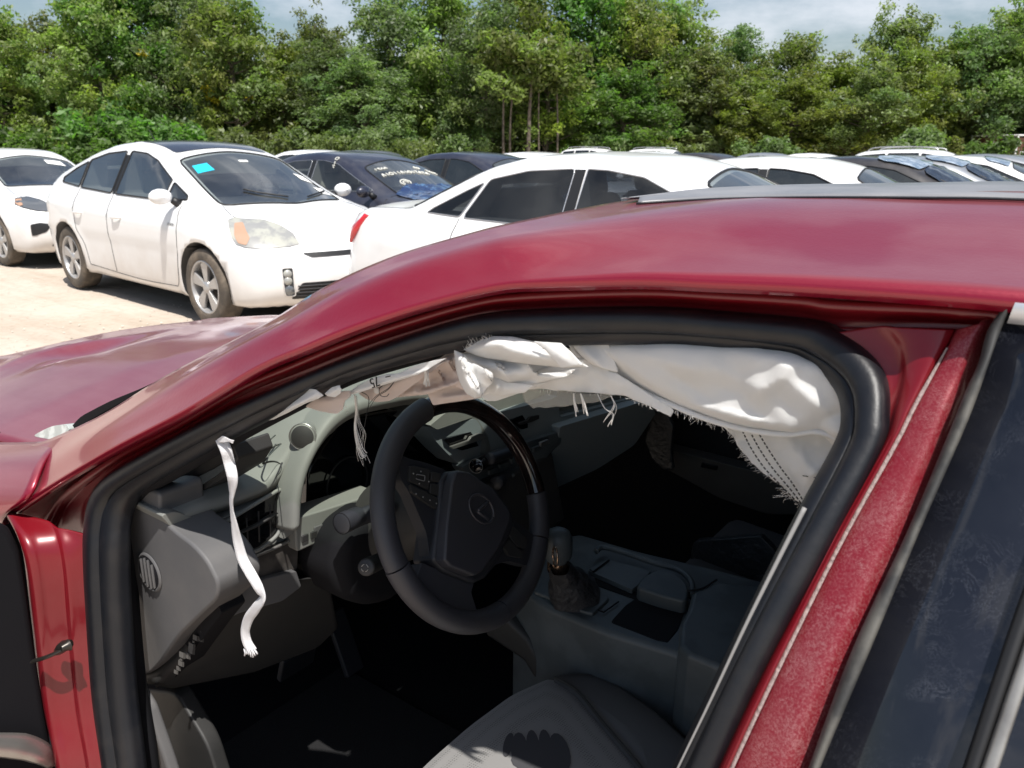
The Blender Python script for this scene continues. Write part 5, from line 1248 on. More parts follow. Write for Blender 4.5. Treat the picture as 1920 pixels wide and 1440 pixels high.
MB().box((-.35,-.37,.52),(.27,0,.02),(0,.24,0),(0,0,.07)).build('passenger_seat', mat('seat_shade', (.05,.05,.055), .8), R, bevel=.04, seg=4)
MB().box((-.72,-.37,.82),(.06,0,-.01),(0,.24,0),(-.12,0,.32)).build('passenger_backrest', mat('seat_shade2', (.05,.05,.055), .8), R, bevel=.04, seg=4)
# pillar inner trim
I2 = [(300,1560),(292,1440),(262,1300),(240,1125),(236,1030),(240,1000),(262,975),(300,945),(372,902),(478,838),(585,778),(680,728),(780,694),(880,664),(950,655),(1192,650),(1350,655),(1470,668),(1508,682),(1548,706),(1572,742),(1577,790),(1561,840),(1492,972),(1378,1200),(1265,1440),(1200,1580)]
I2 = [(a[0]*.62+b[0]*.38, a[1]*.62+b[1]*.38) for a, b in zip(Ip, I2)]
I2p = [at(px, py, y=y - .035) for (px, py), y in zip(I2, Oy)]
sheet('inner_pillar_trim', [[p + Vector((0, -.012, 0)) for p in I[:14]], [p + Vector((0,.0,0)) for p in I2p[:14]], [p + Vector((0.01,-.03,0)) for p in I2p[:14]]], blk, R, 90, 8, .003)
edge = mat('pale_trim_edge', (.22,.215,.21), .6)
pe = pxrow([(1509,952),(1455,1058),(1396,1177),(1330,1318),(1271,1440),(1210,1570)], [.659,.682,.706,.730,.752,.774])
MB().add(*tube_data(ur(pe, 50), [.0020,.0015,.0010,.0007], 6)).build('pillar_trim_edge', edge, R, fix=False)
pin = [p + Vector((0, -.012, 0)) for p in I[20:27]]
sheet('pillar_lower_trim', [pin, [p + Vector((-.10, -.02, 0)) for p in pin]], capm, R, 30, 4, .003)
sl = [at(181,1300,y=.775), at(236,1285,y=.765), at(262,1320,y=.755), at(300,1400,y=.75), at(330,1490,y=.75), at(215,1560,y=.80), at(195,1400,y=.79)]
slab('kick_trim', None, capm, R, d=(0,-.02,0), bevel=.006, P=[at(a, b, y=.728) for a, b in rpoly([(225,1290),(246,1283),(275,1330),(310,1430),(350,1560),(240,1560)], .2)])
slab('kick_trim_dark', None, kneem, R, d=(.01,-.03,0), bevel=.006, P=[at(a, b, y=.66) for a, b in rpoly([(250,1290),(330,1300),(390,1400),(440,1560),(330,1560),(290,1400)], .2)])
# ---------------- dashboard
DB = empty('dashboard', parent=R)
def dash_top():
    nx, ny = 40, 90; V = []
    for i in range(nx):
        for j in range(ny):
            y = -.69 + 1.385 * j / (ny - 1); u = i / (nx - 1)
            lip = np.interp(y, [-.69, -.4, 0, .13, .2, .55, .70], [.10, .16, .215, .225, .235, .25, .26])
            x = lip + (.74 - lip) * u
            base = np.interp(y, [-.69, -.4, 0, .16, .5, .70], [.885, .93, .965, .985, 1.0, 1.0])
            z = base + (.965 - base) * u ** 2 - .02 * (1 - u) ** 14
            h = math.exp(-(abs(y - .33) / .16) ** 5) * (.095 + .012 * (.33 - y) ) * max(0, 1 - max(0, (x - .30)) / .36) ** 1.0
            V.append((x, y, z + max(0, h)))
    o = mesh_obj('dash_top', V, grid_faces(nx, ny), dashm, DB); mods(o, ('SOLIDIFY', dict(thickness=.02, offset=-1)))
    return o
dash_top()
PX = lambda v: {'x': v}
slab('dash_left_panel', [(300,966),(330,958),(366,972),(402,978),(470,948),(540,905),(566,890),(545,970),(552,1036),(556,1066),(480,1090),(410,1108),(406,1080),(385,1042),(350,1012),(322,990)], dashm, DB, PX(.25), (.12,0,0), .014, 5, rnd=.35, k=6)
slab('dash_lower_roll', [(402,1106),(480,1090),(556,1070),(566,1100),(530,1128),(450,1150),(400,1175),(392,1140)], capm, DB, PX(.232), (.10,0,0), .014, 4)
slab('wood_trim', [(410,1058),(440,1050),(556,1010),(560,1034),(558,1068),(480,1088),(412,1104),(406,1080)], wood2, DB, PX(.242), (.02,0,0), .003)
slab('trim_end_cap', [(414,1057),(442,1043),(450,1052),(440,1064),(420,1072)], satin, DB, PX(.236), (.02,0,0), .003)
MB().tube([at(452,1052,x=.24), at(500,1034,x=.24), at(556,1008,x=.24)], .0028, 6, n=12).build('trim_highlight', satin, DB)
v = slab('left_vent', [(418,986),(470,955),(524,920),(531,958),(518,998),(484,1026),(440,1042),(436,1018)], gloss, DB, PX(.243), (.02,0,0), .003)
MB().add(*tube_data([at(a, b, x=.240) for a, b in rpoly([(414,984),(470,950),(530,914),(537,958),(522,1003),(486,1032),(438,1048),(432,1018)], .3, 5)] , .0035, 6)).build('vent_bezel', dashm, v, fix=False)
b = MB(); b.tube([at(446,1000,x=.236), at(482,984,x=.235), at(500,972,x=.236), at(520,962,x=.238)], [.004,.005,.006,.002], 8, n=14, flat=.5); b.build('vent_blade', kneem, v)
for k in range(4):
    a0 = at(440 + 22*k, 984 - 13*k, x=.244); a1 = at(444 + 21*k, 1034 - 9*k, x=.244); MB().tube([a0, a1], .0022, 5).build('vent_fin', kneem, v)
w_ = slab('vent_thumbwheel', [(402,990),(412,986),(424,1004),(430,1030),(424,1044),(412,1042)], capm, DB, PX(.232), (.02,0,0), .005, 4)
for k in range(4):
    a0 = at(409 + 4*k, 1000 + 11*k, x=.2295); MB().box(a0, (.001,0,0),(0,.004,0),(0,0,.0016)).build('thumbwheel_mark', satin, w_)
# end cap of the dashboard
EC = slab('dash_end_cap', [(219,1020),(226,962),(250,930),(264,918),(298,921),(300,968),(326,996),(360,1020),(388,1052),(409,1095),(407,1124),(367,1161),(333,1194),(298,1246),(280,1264),(232,1277),(222,1180)], capm, DB, {'y': lambda a, b: .703}, (.0,-.07,0), .020, 6, rnd=.45, k=7)
gc = at(281,1073,y=.704); r_ = .026
b = MB().lathe([(r_*.2,-.004),(r_*.98,-.004),(r_*1.0,.002),(r_*1.12,.003),(r_*1.2,.0)], gc, (0,1,0), 36); b.build('grille_ring', capm, EC, fix=True)
MB().lathe([(.0001,.0022),(r_*1.12,.0022),(r_*1.15,-.004)], gc, (0,1,0), 36).build('grille_recess', blk, EC)
for k in range(4):
    dx_ = (k - 1.5) * .0098; hh = math.sqrt(max(0, (r_*.93)**2 - dx_**2)); MB().box(gc + Vector((dx_, .0030, 0)), (.0018,0,0),(0,.0022,0),(0,0,hh)).build('grille_bar', capm, EC)
# dark broken gap with shards under the cap, knee panel
kp = slab('knee_panel', None, kneem, DB, d=(.06,0,-.02), bevel=.012, P=[at(a, b, x=x_) for a, b, x_ in [(415,1112,.235),(500,1098,.232),(562,1090,.228),(620,1075,.24),(640,1180,.30),(600,1215,.34),(480,1262,.37),(330,1292,.38),(290,1285,.36),(345,1225,.30),(400,1160,.25)]])
b = MB()
for k in range(34):
    t = k / 33; c = at(330 + 75*t + 4*math.sin(k*7), 1255 - 105*t + 5*math.cos(k*5), x=.29 - .05*t); s = .0024 + .0014 * math.sin(k * 3)
    b.box(c, (s,.3*s,.2*s), (0,.5*s,.4*s), (.2*s,-.3*s,1.1*s))
o = b.build('broken_edge', mat('scuffed_edge', (.07,.065,.06), .6), DB, smooth=False); tag(o, kind='stuff')
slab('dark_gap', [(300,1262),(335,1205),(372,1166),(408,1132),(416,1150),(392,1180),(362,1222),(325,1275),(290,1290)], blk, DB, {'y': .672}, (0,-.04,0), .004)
# mirror sail housing and dark recess at the screen corner
slab('screen_corner_housing', [(308,930),(318,892),(360,868),(436,832),(446,860),(428,890),(372,925),(335,948),(312,952)], kneem, DB, {'y': .63}, (.0,-.06,0), .014, 4)
slab('screen_corner_grip', [(330,915),(400,880),(436,858),(432,872),(400,895),(345,930)], conm, DB, {'y': .636}, (.0,-.02,0), .006, 4)
# dust scribble on the top
def dash_z(x, y):
    lip = np.interp(y, [-.69, -.4, 0, .13, .2, .55, .70], [.10, .16, .215, .225, .235, .25, .26]); base = np.interp(y, [-.69, -.4, 0, .16, .5, .70], [.885, .93, .965, .985, 1.0, 1.0])
    u = min(1, max(0, (x - lip) / (.74 - lip))); h = math.exp(-(abs(y - .33) / .16) ** 5) * (.095 + .012 * (.33 - y)) * max(0, 1 - max(0, (x - .30)) / .36)
    return base + (.965 - base) * u ** 2 - .02 * (1 - u) ** 14 + max(0, h)
def on_top(px, py):
    z = 1.0
    for _ in range(8): p = at(px, py, z=z); z = dash_z(p.x, p.y) + .0012
    return p
sb = MB()
for s_ in ([(474,815),(476,830),(482,840),(492,836),(508,820),(516,812)], [(516,812),(500,828),(487,850),(490,853),(502,842),(516,832),(527,828)], [(527,828),(512,842),(498,858),(492,866),(504,862),(518,862),(527,868),(526,880),(512,894),(496,902),(484,908)]):
    P = [on_top(a, b + 4) for a, b in cr_spline([(a, b, 0) for a, b in s_], 40)[:, :2]]; sb.add(*tube_data(P, .0016, 5, flat=.3))
sb.build('finger_marks', mat('wiped_dust', (.06,.065,.058), .5), DB, fix=False)
# instrument hood
inner = [(556,985),(560,930),(573,878),(598,832),(630,798),(668,776),(722,763),(786,755),(850,772),(885,810),(893,850)]
outer = [(536,992),(540,925),(556,868),(585,812),(615,775),(655,752),(715,738),(775,728),(862,742),(908,790),(912,850)]
r0 = [at(a, b, x=.215) for a, b in inner]; r1 = [at(a, b, x=.225) for a, b in outer]; rb = [p + Vector((.10, 0, -.008)) for p in r1]; ri = [p + Vector((.11, 0, 0)) * 1 for p in r0]
rm = [(a + b_) / 2 + Vector((-.012, 0, .002)) for a, b_ in zip(r0, r1)]
IH = sheet('instrument_hood', [rb, r1, rm, r0], dashm, DB, 90, 16, .004)
sheet('hood_lining', [r0, ri], blk, IH, 60, 4, .002)
slab('instrument_display', [(575,985),(578,880),(640,790),(800,760),(890,800),(890,920),(700,935)], gloss, IH, PX(.30), (.02,0,0), .004)
ring = MB(); cc = at(652,905,x=.295)
ring.add(*tube_data([cc + Vector((0, .048*math.cos(t), .048*math.sin(t))) for t in np.linspace(0, 2*PI, 40)], .0016, 5)); ring.build('dial_ring', kneem, IH, fix=False)
slab('switch_panel', [(553,972),(600,958),(664,938),(712,922),(716,950),(690,968),(622,1000),(600,1016),(556,1036)], dashm, DB, PX(.222), (.05,0,0), .006)
slab('hood_left_strip', [(556,905),(566,880),(580,862),(578,880),(566,920),(560,970),(550,1000),(530,1012),(540,960)], dashm, DB, PX(.228), (.04,0,0), .005)
for k, (a, b_, s) in enumerate(((572,1010,7),(589,1003,7),(598,996,8))):
    slab('panel_button', [(a-s+2,b_-s+3),(a+s,b_-s-2),(a+s,b_+s-3),(a-s+2,b_+s+2)] if k < 2 else [(590,989),(606,983),(607,999),(591,1005)], capm if k == 2 else kneem, DB, PX(.219), (.004,0,0), .0015)
# round knob on the left of the hood
def cyl(name, p0, p1, r, m, parent, ring=None, seg=32, cap=None):
    p0, p1 = Vector(p0), Vector(p1); ax = (p1 - p0); h = ax.length; b = MB().lathe([(r*.96, 0), (r, h*.1), (r, h*.55), (r*1.03, h*.58), (r*1.03, h*.93), (r*.97, h), (.0001, h)], p0, ax, seg)
    o = b.build(name, m, parent, bevel=0)
    if ring: MB().lathe([(r*1.0, h*1.0), (r*1.06, h*1.005), (r*1.06, h*.965), (r*1.0, h*.95)], p0, ax, seg).build('knob_ring', ring, o)
    if cap: MB().lathe([(.0001, h*1.01), (r*.86, h*1.01), (r*.9, h*.98)], p0, ax, seg).build('knob_face', cap, o)
    return o
kb = cyl('mode_knob', at(612,793,x=.30), at(567,819,x=.225), .0205, dashm, DB, ring=satin, cap=kneem)
# centre vents and controls
slab('centre_hood', [(806,798),(834,775),(900,752),(1000,728),(1046,722),(1052,742),(1000,752),(930,770),(880,785),(820,806)], dashm, DB, PX(.205), (.12,0,.0), .010, 4)
slab('centre_bezel', [(800,800),(822,802),(1034,748),(1046,742),(1050,782),(1190,745),(1196,756),(1056,803),(960,836),(900,856),(876,876),(862,872),(838,850),(815,825)], fasm, DB, PX(lambda a, b: .215 - max(0, a - 900) * .00028), (.06,0,0), .006)
CV = slab('centre_vent', [(832,824),(924,798),(942,818),(905,834),(866,845),(848,838)], gloss, DB, PX(.208), (.01,0,0), .002)
slab('vent_blade', [(846,838),(880,826),(884,819),(900,813),(912,814),(914,820),(890,829),(850,842)], satin, CV, PX(.200), (.006,0,0), .002)
C2 = slab('centre_vent', [(957,788),(1028,756),(1034,786),(1008,797),(978,806)], gloss, DB, PX(.190), (.01,0,0), .002)
slab('vent_blade', [(974,794),(990,788),(994,782),(1010,778),(1015,780),(1030,773),(1031,777),(1014,784),(998,791),(977,797)], kneem, C2, PX(.184), (.006,0,0), .002)
slab('vent_divider', [(942,790),(956,786),(974,806),(976,810),(962,813),(950,802)], kneem, DB, PX(.19), (.01,0,0), .003)
slab('passenger_fascia', [(1050,800),(1192,757),(1222,752),(1230,775),(1190,835),(1120,880),(1010,930),(985,960),(960,955),(1010,884),(1045,838)], fasm, DB, PX(lambda a, b: .170 - max(0, a - 1000) * .00032 + max(0, b - 800) * .0004), (.05,0,0), .012, 4)
slab('screen_housing', [(1044,735),(1066,720),(1120,712),(1185,735),(1192,745),(1050,782)], fasm, DB, PX(lambda a, b: .20 - max(0, a - 1000) * .0003), (.03,0,0), .006)
MB().tube([at(1056,806,x=.165), at(1120,788,x=.15), at(1196,761,x=.12)], .003, 6).build('fascia_groove', blk, DB)
slab('climate_panel', [(866,876),(900,858),(960,838),(1054,808),(1052,832),(1030,852),(1006,880),(960,915),(935,935),(912,926),(884,900)], conm, DB, PX(lambda a, b: .200 - max(0, a - 900) * .00025), (.03,0,0), .004)
cyl('audio_knob', at(915,862,x=.19), at(892,874,x=.172), .0135, gloss, DB, ring=satin)
cyl('climate_roller', at(958,846,x=.178), at(917,861,x=.168), .0125, wheelbk, DB)
cyl('tune_knob', at(945,897,x=.19), at(930,906,x=.165), .014, wheelbk, DB)
for k in range(6):
    a, b_ = 925 + 21*k, 884 - 10.5*k
    if k == 5: a, b_ = 1022, 832
    slab('climate_button', [(a-8,b_-2),(a+7,b_-8),(a+8,b_+1),(a-7,b_+7)], conm if k != 5 else satin, DB, PX(.185 - max(0, a - 900) * .00025), (.006,0,0), .001)
for k in range(3):
    cyl('small_knob', at(965+19*k, 889-9*k, x=.18), at(961+19*k, 892-9*k, x=.168), .004, conm, DB, seg=12)
# ---------------- steering column, wheel
SWC = Vector((.003, .346, .954)); AT = math.radians(24); SN = Vector((-math.cos(AT), 0, math.sin(AT))); SV = Vector((math.sin(AT), 0, math.cos(AT))); SR = Vector((0, -1, 0))
TH = math.radians(49); ER = SR * math.cos(TH) - SV * math.sin(TH); EV = SV * math.cos(TH) + SR * math.sin(TH)
def onw(px, py, off=0.):
    r = ray(px, py); P0 = SWC + SN * off; t = (P0 - CAM).dot(SN) / r.dot(SN); return CAM + r * t
SW = empty('steering_wheel', parent=R)
rr = .0165
def arc(t0, t1, n=60, r=.172): return [SWC + SR * r * math.cos(t) + SV * r * math.sin(t) for t in np.linspace(t0, t1, n)]
def rimfat(t):  # thicker grips
    q = (t - 0) % (2*PI); return 1.0
def wrim(name, a0, a1, m, r0=rr):
    b = MB(); n = int(abs(a1 - a0) * 24) + 4; P = arc(math.radians(a0), math.radians(a1), n); rad = [r0 * (.9 if (k in (0, n-1)) else 1.0) for k in range(n)]
    b.add(*tube_data(P, rad, 18, flat=1.12)); return b.build(name, m, SW, fix=False)
import itertools
def wang(px, py):
    v = onw(px, py) - SWC; return math.degrees(math.atan2(v.dot(SV), v.dot(SR)))
aw0, aw1 = wang(1000, 925), wang(800, 770)
print('wood arc', aw0, aw1, 'hub', proj(SWC))
wrim('rim_wood', aw0, aw1, woodg, rr * .96); wrim('rim_leather', aw1 + .6, 180 + 8, leather, rr * 1.06); wrim('rim_leather', 188.6, 268, leather, rr * 1.1); wrim('rim_leather', 268.6, 322, leather, rr * 1.03); wrim('rim_leather', 322.6, 360 + aw0 - .6, leather, rr * 1.08)
def wslab(name, pts, m, off, th, bevel=.003, rnd=.2, parent=None, seg=3):
    P = [onw(a, b, off) for a, b in rpoly(pts, rnd, 4)]; return MB().prism(P, -SN * th).build(name, m, parent or SW, bevel=bevel, seg=seg)
wslab('hub_base', [(838,884),(866,880),(930,915),(962,960),(966,985),(942,1040),(908,1086),(890,1094),(834,1072),(812,1050),(822,970),(826,900)], wheelbk, .014, .05, .012, seg=4)
wslab('airbag_cover', [(856,882),(880,884),(925,915),(956,955),(958,975),(938,1026),(905,1072),(890,1080),(845,1062),(834,1050),(838,985),(848,905)], leather, .032, .03, .010, seg=4)
wslab('left_spoke', [(742,850),(768,860),(800,868),(838,882),(832,970),(820,1050),(826,1070),(806,1052),(800,1000),(768,925),(752,900)], wheelbk, .004, .022, .006)
wslab('right_spoke', [(950,955),(965,975),(1000,1003),(1012,1010),(1008,1062),(985,1060),(955,1052),(930,1058),(905,1088),(900,1060)], wheelbk, .004, .022, .006)
wslab('bottom_spoke', [(790,1054),(822,1068),(890,1092),(884,1110),(892,1135),(900,1160),(860,1172),(800,1140),(775,1110)], leather, .002, .024, .010, seg=4)
def btn(pts, m=gloss, off=.010): return wslab('spoke_button', pts, m, off, .006, .0015, .15)
btn([(769,872),(806,880),(804,918),(790,912),(768,902)], kneem); btn([(810,884),(827,888),(826,904),(808,902)], kneem); btn([(808,906),(826,909),(824,930),(806,925)], kneem)
btn([(770,908),(790,918),(822,934),(820,955),(798,942),(772,922)], kneem)
btn([(963,985),(990,1010),(986,1030),(968,1024),(955,1005)], kneem); btn([(944,1022),(955,1010),(972,1030),(984,1036),(978,1046),(955,1042)], kneem)
b = MB(); b.add(*tube_data([onw(a, c, .0115) for a, c in rpoly([(781,889),(797,892),(796,902),(780,898)], .2, 3)], .0008, 4)); b.build('button_icon', mat('grey_print', (.22,.22,.22), .6), SW, fix=False)
for a, c in ((775,888),(789,884),(804,903),(786,907),(780,926),(793,932),(806,938),(818,944)):
    MB().lathe([(.0001,.001),(.0011,.0008),(.0012,0)], onw(a, c, .0105), SN, 8).build('button_dot', satin, SW)
# embossed emblem: slanted L in an oval
ec = onw(903, 954, .0335); eb = MB()
eb.add(*tube_data([ec + ER * .0275 * math.cos(t) + EV * .0205 * math.sin(t) for t in np.linspace(0, 2*PI, 49)], .0022, 8, flat=.8)); 
eb.add(*tube_data(cr_spline([ec + ER * a + EV * c for a, c in ((.009,.0175),(.002,.006),(-.006,-.0075))], 10), [.0024,.0028,.003], 8)); eb.add(*tube_data([ec + ER * a + EV * c for a, c in ((-.0062,-.0078),(.006,-.0085),(.019,-.0085))], [.003,.0026,.002], 8))
eb.build('oval_emblem', mat('emblem_relief', (.055,.052,.058), .35), SW, fix=False)
MB().lathe([(.055,-.03),(.058,-.06),(.062,-.12),(.075,-.20)], SWC, SN, 36).build('steering_column', kneem, R)
slab('column_shroud', [(700,960),(745,960),(765,1000),(775,1080),(750,1130),(700,1145),(650,1130),(632,1080),(640,1020),(660,990)], blk, R, PX(.16), (.12,0,0), .03, 5, rnd=.35)
SK = cyl('indicator_stalk', at(735,948,x=.12), at(668,972,x=.13), .0135, wheelbk, R)
cyl('stalk_tip', at(672,968,x=.13), at(640,982,x=.125), .0160, wheelbk, R, ring=blk, cap=wheelbk)
ic = MB(); q_ = at(629,986,x=.12)
sy = cyl('tilt_switch', at(712,1052,x=.12), at(686,1064,x=.095), .0135, kneem, R, cap=wheelbk)
b = MB(); cc = at(684,1065,x=.0925); ax_ = (at(686,1064,x=.095) - at(712,1052,x=.12)).normalized(); u_ = ax_.cross(Vector((0,0,1))).normalized(); w2 = ax_.cross(u_)
for k in range(4):
    b.add(*tube_data([cc + (u_ * math.cos(t) + w2 * math.sin(t)) * .0055 for t in np.linspace(k*PI/2 + .25, k*PI/2 + 1.3, 7)], .0006, 5))
b.build('switch_mark', satin, sy, fix=False)
MB().box((.36,.15,.80),(.13,0,0),(0,.30,0),(0,0,.01)).build('footwell_sun_block', blk, DB)  # added board that stops the sun reaching the footwell floor
# pedals and mat in the footwell
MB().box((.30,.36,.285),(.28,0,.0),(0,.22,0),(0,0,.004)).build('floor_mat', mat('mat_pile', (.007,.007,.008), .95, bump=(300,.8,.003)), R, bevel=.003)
bp_ = MB(); bp_.prism([(.52,.27,.40),(.52,.36,.40),(.50,.36,.46),(.50,.27,.46)], (.014,0,.004)); bp_.tube([(.52,.315,.45),(.56,.315,.58),(.60,.315,.75)], .008, 6); bp_.build('brake_pedal', wheelbk, R, bevel=.003)
gp_ = MB(); gp_.prism([(.50,.14,.32),(.50,.19,.32),(.56,.19,.46),(.56,.14,.46)], (.014,0,-.006)); gp_.build('throttle_pedal', wheelbk, R, bevel=.003)
# ---------------- centre console
CO = empty('centre_console', parent=R)
def PZ(v): return {'z': v}
slab('console_body', [(960,1090),(1000,1055),(1040,1005),(1090,1000),(1200,1032),(1330,1062),(1430,1088),(1640,1150),(1560,1330),(1330,1250),(1262,1222),(1140,1185),(1020,1135)], conm, CO, PZ(.70), (0,0,-.32), .012, 4)
slab('storage_well_dark', [(1144,1166),(1172,1135),(1196,1118),(1284,1146),(1272,1180),(1252,1204),(1232,1200)], blk, CO, PZ(.7015), (0,0,-.02), .002)  # flat black slab; its colour alone paints the dark inside the well
slab('side_channel', [(1082,1072),(1200,1112),(1286,1138),(1284,1150),(1190,1122),(1100,1090)], blk, CO, PZ(.7025), (0,0,-.01), .002)
slab('control_plate', [(1100,1068),(1138,1048),(1222,1070),(1195,1098),(1185,1105)], conm, CO, PZ(.712), (0,0,-.02), .004)
slab('palm_rest', [(1192,1100),(1205,1080),(1235,1066),(1268,1072),(1292,1096),(1290,1128),(1240,1116)], conm, CO, PZ(.728), (0,0,-.04), .012, 5, rnd=.35)
MB().tube([at(1118,1034,z=.72), at(1128,1026,z=.72), at(1230,1056,z=.72), at(1275,1070,z=.72), at(1297,1094,z=.718), at(1296,1120,z=.71)], .006, 8, n=40).build('console_rail', conm, CO)
slab('armrest', [(1298,1108),(1340,1088),(1430,1098),(1620,1150),(1560,1335),(1400,1270),(1290,1225),(1272,1208),(1275,1168),(1290,1140)], conm, CO, PZ(.735), (0,0,-.16), .018, 5)
slab('armrest_button', [(1310,1196),(1370,1216),(1372,1240),(1308,1218)], kneem, CO, {'y': .185}, (0,.004,0), .002) if False else None
slab('gear_plate', [(1000,1108),(1030,1075),(1090,1092),(1144,1120),(1112,1150),(1095,1146)], conm, CO, PZ(.706), (0,0,-.01), .003)
for (a, c) in (((1098,1075),(1110,1070)), ((1123,1145),(1138,1152))): pass
MB().tube([at(1122,1144,z=.7045), at(1132,1148,z=.7045), at(1160,1128,z=.7045)], .0016, 5).build('plate_groove', blk, CO)
MB().tube([at(1106,1068,z=.7145), at(1112,1072,z=.7145), at(1142,1050,z=.7145)], .0016, 5).build('plate_groove', blk, CO)
MB().tube([at(1290,1108,z=.735), at(1315,1104,z=.737), at(1344,1087,z=.737)], .0018, 5, n=12).build('armrest_groove', blk, CO)
sh = MB(); g0 = at(1075,1118,z=.705); g1 = at(1048,1058,z=.80)
ax_ = g1 - g0; sh.lathe([(.052,0),(.045,.012),(.036,.03),(.038,.045),(.026,.065),(.024,.085),(.018,.105)], g0, ax_, 20)
so_ = sh.build('shift_boot', mat('boot_leather', (.03,.03,.033), .6, bump=(30,.9,.02)), CO, fix=True)
for v_ in so_.data.vertices: v_.co += Vector((noise.noise(v_.co*60), noise.noise(v_.co*60+Vector((5,0,0))), 0)) * .006
k0 = at(1050,1045,z=.80); up_ = Vector((.02,.01,1)).normalized()
MB().lathe([(.016,-.03),(.017,-.01),(.0245,.002),(.0265,.02),(.026,.036),(.021,.048),(.011,.054),(.0001,.055)], k0 + Vector((.004,0,.0)), up_, 28).build('shift_knob', conm, CO)
MB().lathe([(.0175,-.031),(.020,-.026),(.0195,-.012),(.0175,-.006)], k0 + Vector((.004,0,0)), up_, 24).build('knob_collar', mat('bronze_trim', (.40,.27,.19), .25, .9), CO)
b = MB(); b.add(*tube_data([at(1038,1035,z=.82) + Vector((-.012, .013, .0)) + Vector((0,.0,0)) + (Vector((-.6,-.75,0)) * .0 + Vector((.75,-.6,0)) * .014 * math.cos(t) + Vector((0,0,1)) * .018 * math.sin(t)) for t in np.linspace(0, 2*PI, 24)], .002, 6)); b.build('knob_trim_ring', bpy.data.materials['bronze_trim'], CO, fix=False)
MB().prism([at(a, c, y=.16) for a, c in [(905,1190),(940,1150),(990,1200),(1012,1240),(1010,1290),(980,1240)]], (0,-.04,0)).build('console_knee_pad', kneem, CO, bevel=.01)
MB().prism([(.17,-.15,.86),(.13,-.15,.70),(.42,-.15,.70),(.42,-.15,.86)], (0,.29,0)).build('stack_lower', kneem, CO, bevel=.012, seg=3)
# ---------------- driver's seat
SEAT = empty('driver_seat', parent=R)
seatm = mat('seat_cloth', (.21,.205,.20), .85, sheen=.2)
def seatcloth():
    t = seatm.node_tree; L = t.links.new; b = t.nodes['Principled BSDF']; tc_ = t.nodes.new('ShaderNodeTexCoord'); vo = t.nodes.new('ShaderNodeTexVoronoi'); vo.inputs['Scale'].default_value = 230; vo.inputs['Randomness'].default_value = .15
    L(tc_.outputs['Object'], vo.inputs['Vector']); r = t.nodes.new('ShaderNodeMapRange'); r.inputs[1].default_value = .18; r.inputs[2].default_value = .34; r.inputs[3].default_value = .45; r.inputs[4].default_value = 1; L(vo.outputs['Distance'], r.inputs[0])
    m_ = t.nodes.new('ShaderNodeMix'); m_.data_type = 'RGBA'; m_.blend_type = 'MULTIPLY'; m_.inputs['Factor'].default_value = 1; m_.inputs['A'].default_value = (.21,.205,.20,1); L(r.outputs[0], m_.inputs['B']); L(m_.outputs['Result'], b.inputs['Base Color'])
seatcloth()
def cushion(name, edge_px, z, m, crown, depth):
    P = [at(a, c, z=z) for a, c in rpoly(edge_px, .25, 6)]; n = len(P); c = sum(P, Vector()) / n; V = []; F = []; K = 9
    for k in range(K + 1):
        s = 1 - k / K
        for p in P: V.append(c + (p - c) * s + Vector((0, 0, crown * (1 - s ** 2.6))))
    for k in range(K):
        for i in range(n): F.append((k*n+i, k*n+(i+1)%n, (k+1)*n+(i+1)%n, (k+1)*n+i))
    base = len(V)
    for q, (g, dz) in enumerate(((1.035,-.012),(1.05,-.035),(1.045,-depth*.6),(1.0,-depth))):
        for p in P: V.append(c + (p - c) * g + Vector((0, 0, dz)))
        for i in range(n):
            a, b_ = (i if q == 0 else base + (q-1)*n + i), (((i+1)%n) if q == 0 else base + (q-1)*n + (i+1)%n)
            F.append((a, base + q*n + i, base + q*n + (i+1)%n, b_))
    o = mesh_obj(name, V, F, m, SEAT); bm = bmesh.new(); bm.from_mesh(o.data); bmesh.ops.recalc_face_normals(bm, faces=bm.faces); bm.to_mesh(o.data); bm.free(); return o
cushion('seat_cushion', [(700,1540),(800,1432),(880,1362),(960,1303),(1030,1272),(1072,1290),(1130,1360),(1200,1440),(1290,1560),(1200,1800),(800,1800)], .585, seatm, .014, .14)
cushion('seat_bolster', [(1040,1268),(1072,1263),(1110,1264),(1160,1285),(1230,1335),(1300,1400),(1360,1470),(1480,1640),(1300,1800),(1290,1560),(1200,1435),(1135,1358),(1078,1290)], .60, mat('seat_bolster_cloth', (.085,.085,.087), .8, bump=(600,.2,.002)), .012, .15)
MB().tube([at(1040,1270,z=.607), at(1078,1292,z=.609), at(1135,1360,z=.608), at(1200,1437,z=.607), at(1290,1562,z=.607)], .003, 6, n=40).build('seat_seam', kneem, SEAT)
slab('seat_side_trim', [(1230,1345),(1285,1372),(1330,1400),(1345,1440),(1250,1370)], kneem, R, PZ(.57), (0,0,-.1), .01)
# damp hand-shaped stain on the cushion
stain = mat('damp_stain', (.045,.045,.05), .8)
def ell(cx, cy, a, b_, rot=0, n=16): return [(cx + a*math.cos(t)*math.cos(rot) - b_*math.sin(t)*math.sin(rot), cy + a*math.cos(t)*math.sin(rot) + b_*math.sin(t)*math.cos(rot)) for t in np.linspace(0, 2*PI, n, endpoint=False)]
for cx, cy, a, b_, rt_ in ((953,1396,9,23,.25),(974,1407,16,34,-.05),(1000,1404,13,36,-.12),(1024,1404,13,37,-.15),(1050,1410,18,37,-.3),(1010,1424,52,24,0.)):
    P = [at(x_, y_, z=.6003 + .0001 * (cx - 950) / 50) for x_, y_ in ell(cx, cy, a, b_, rt_)]; mesh_obj('hand_stain', P, [tuple(range(len(P)))[::-1]], stain, SEAT)
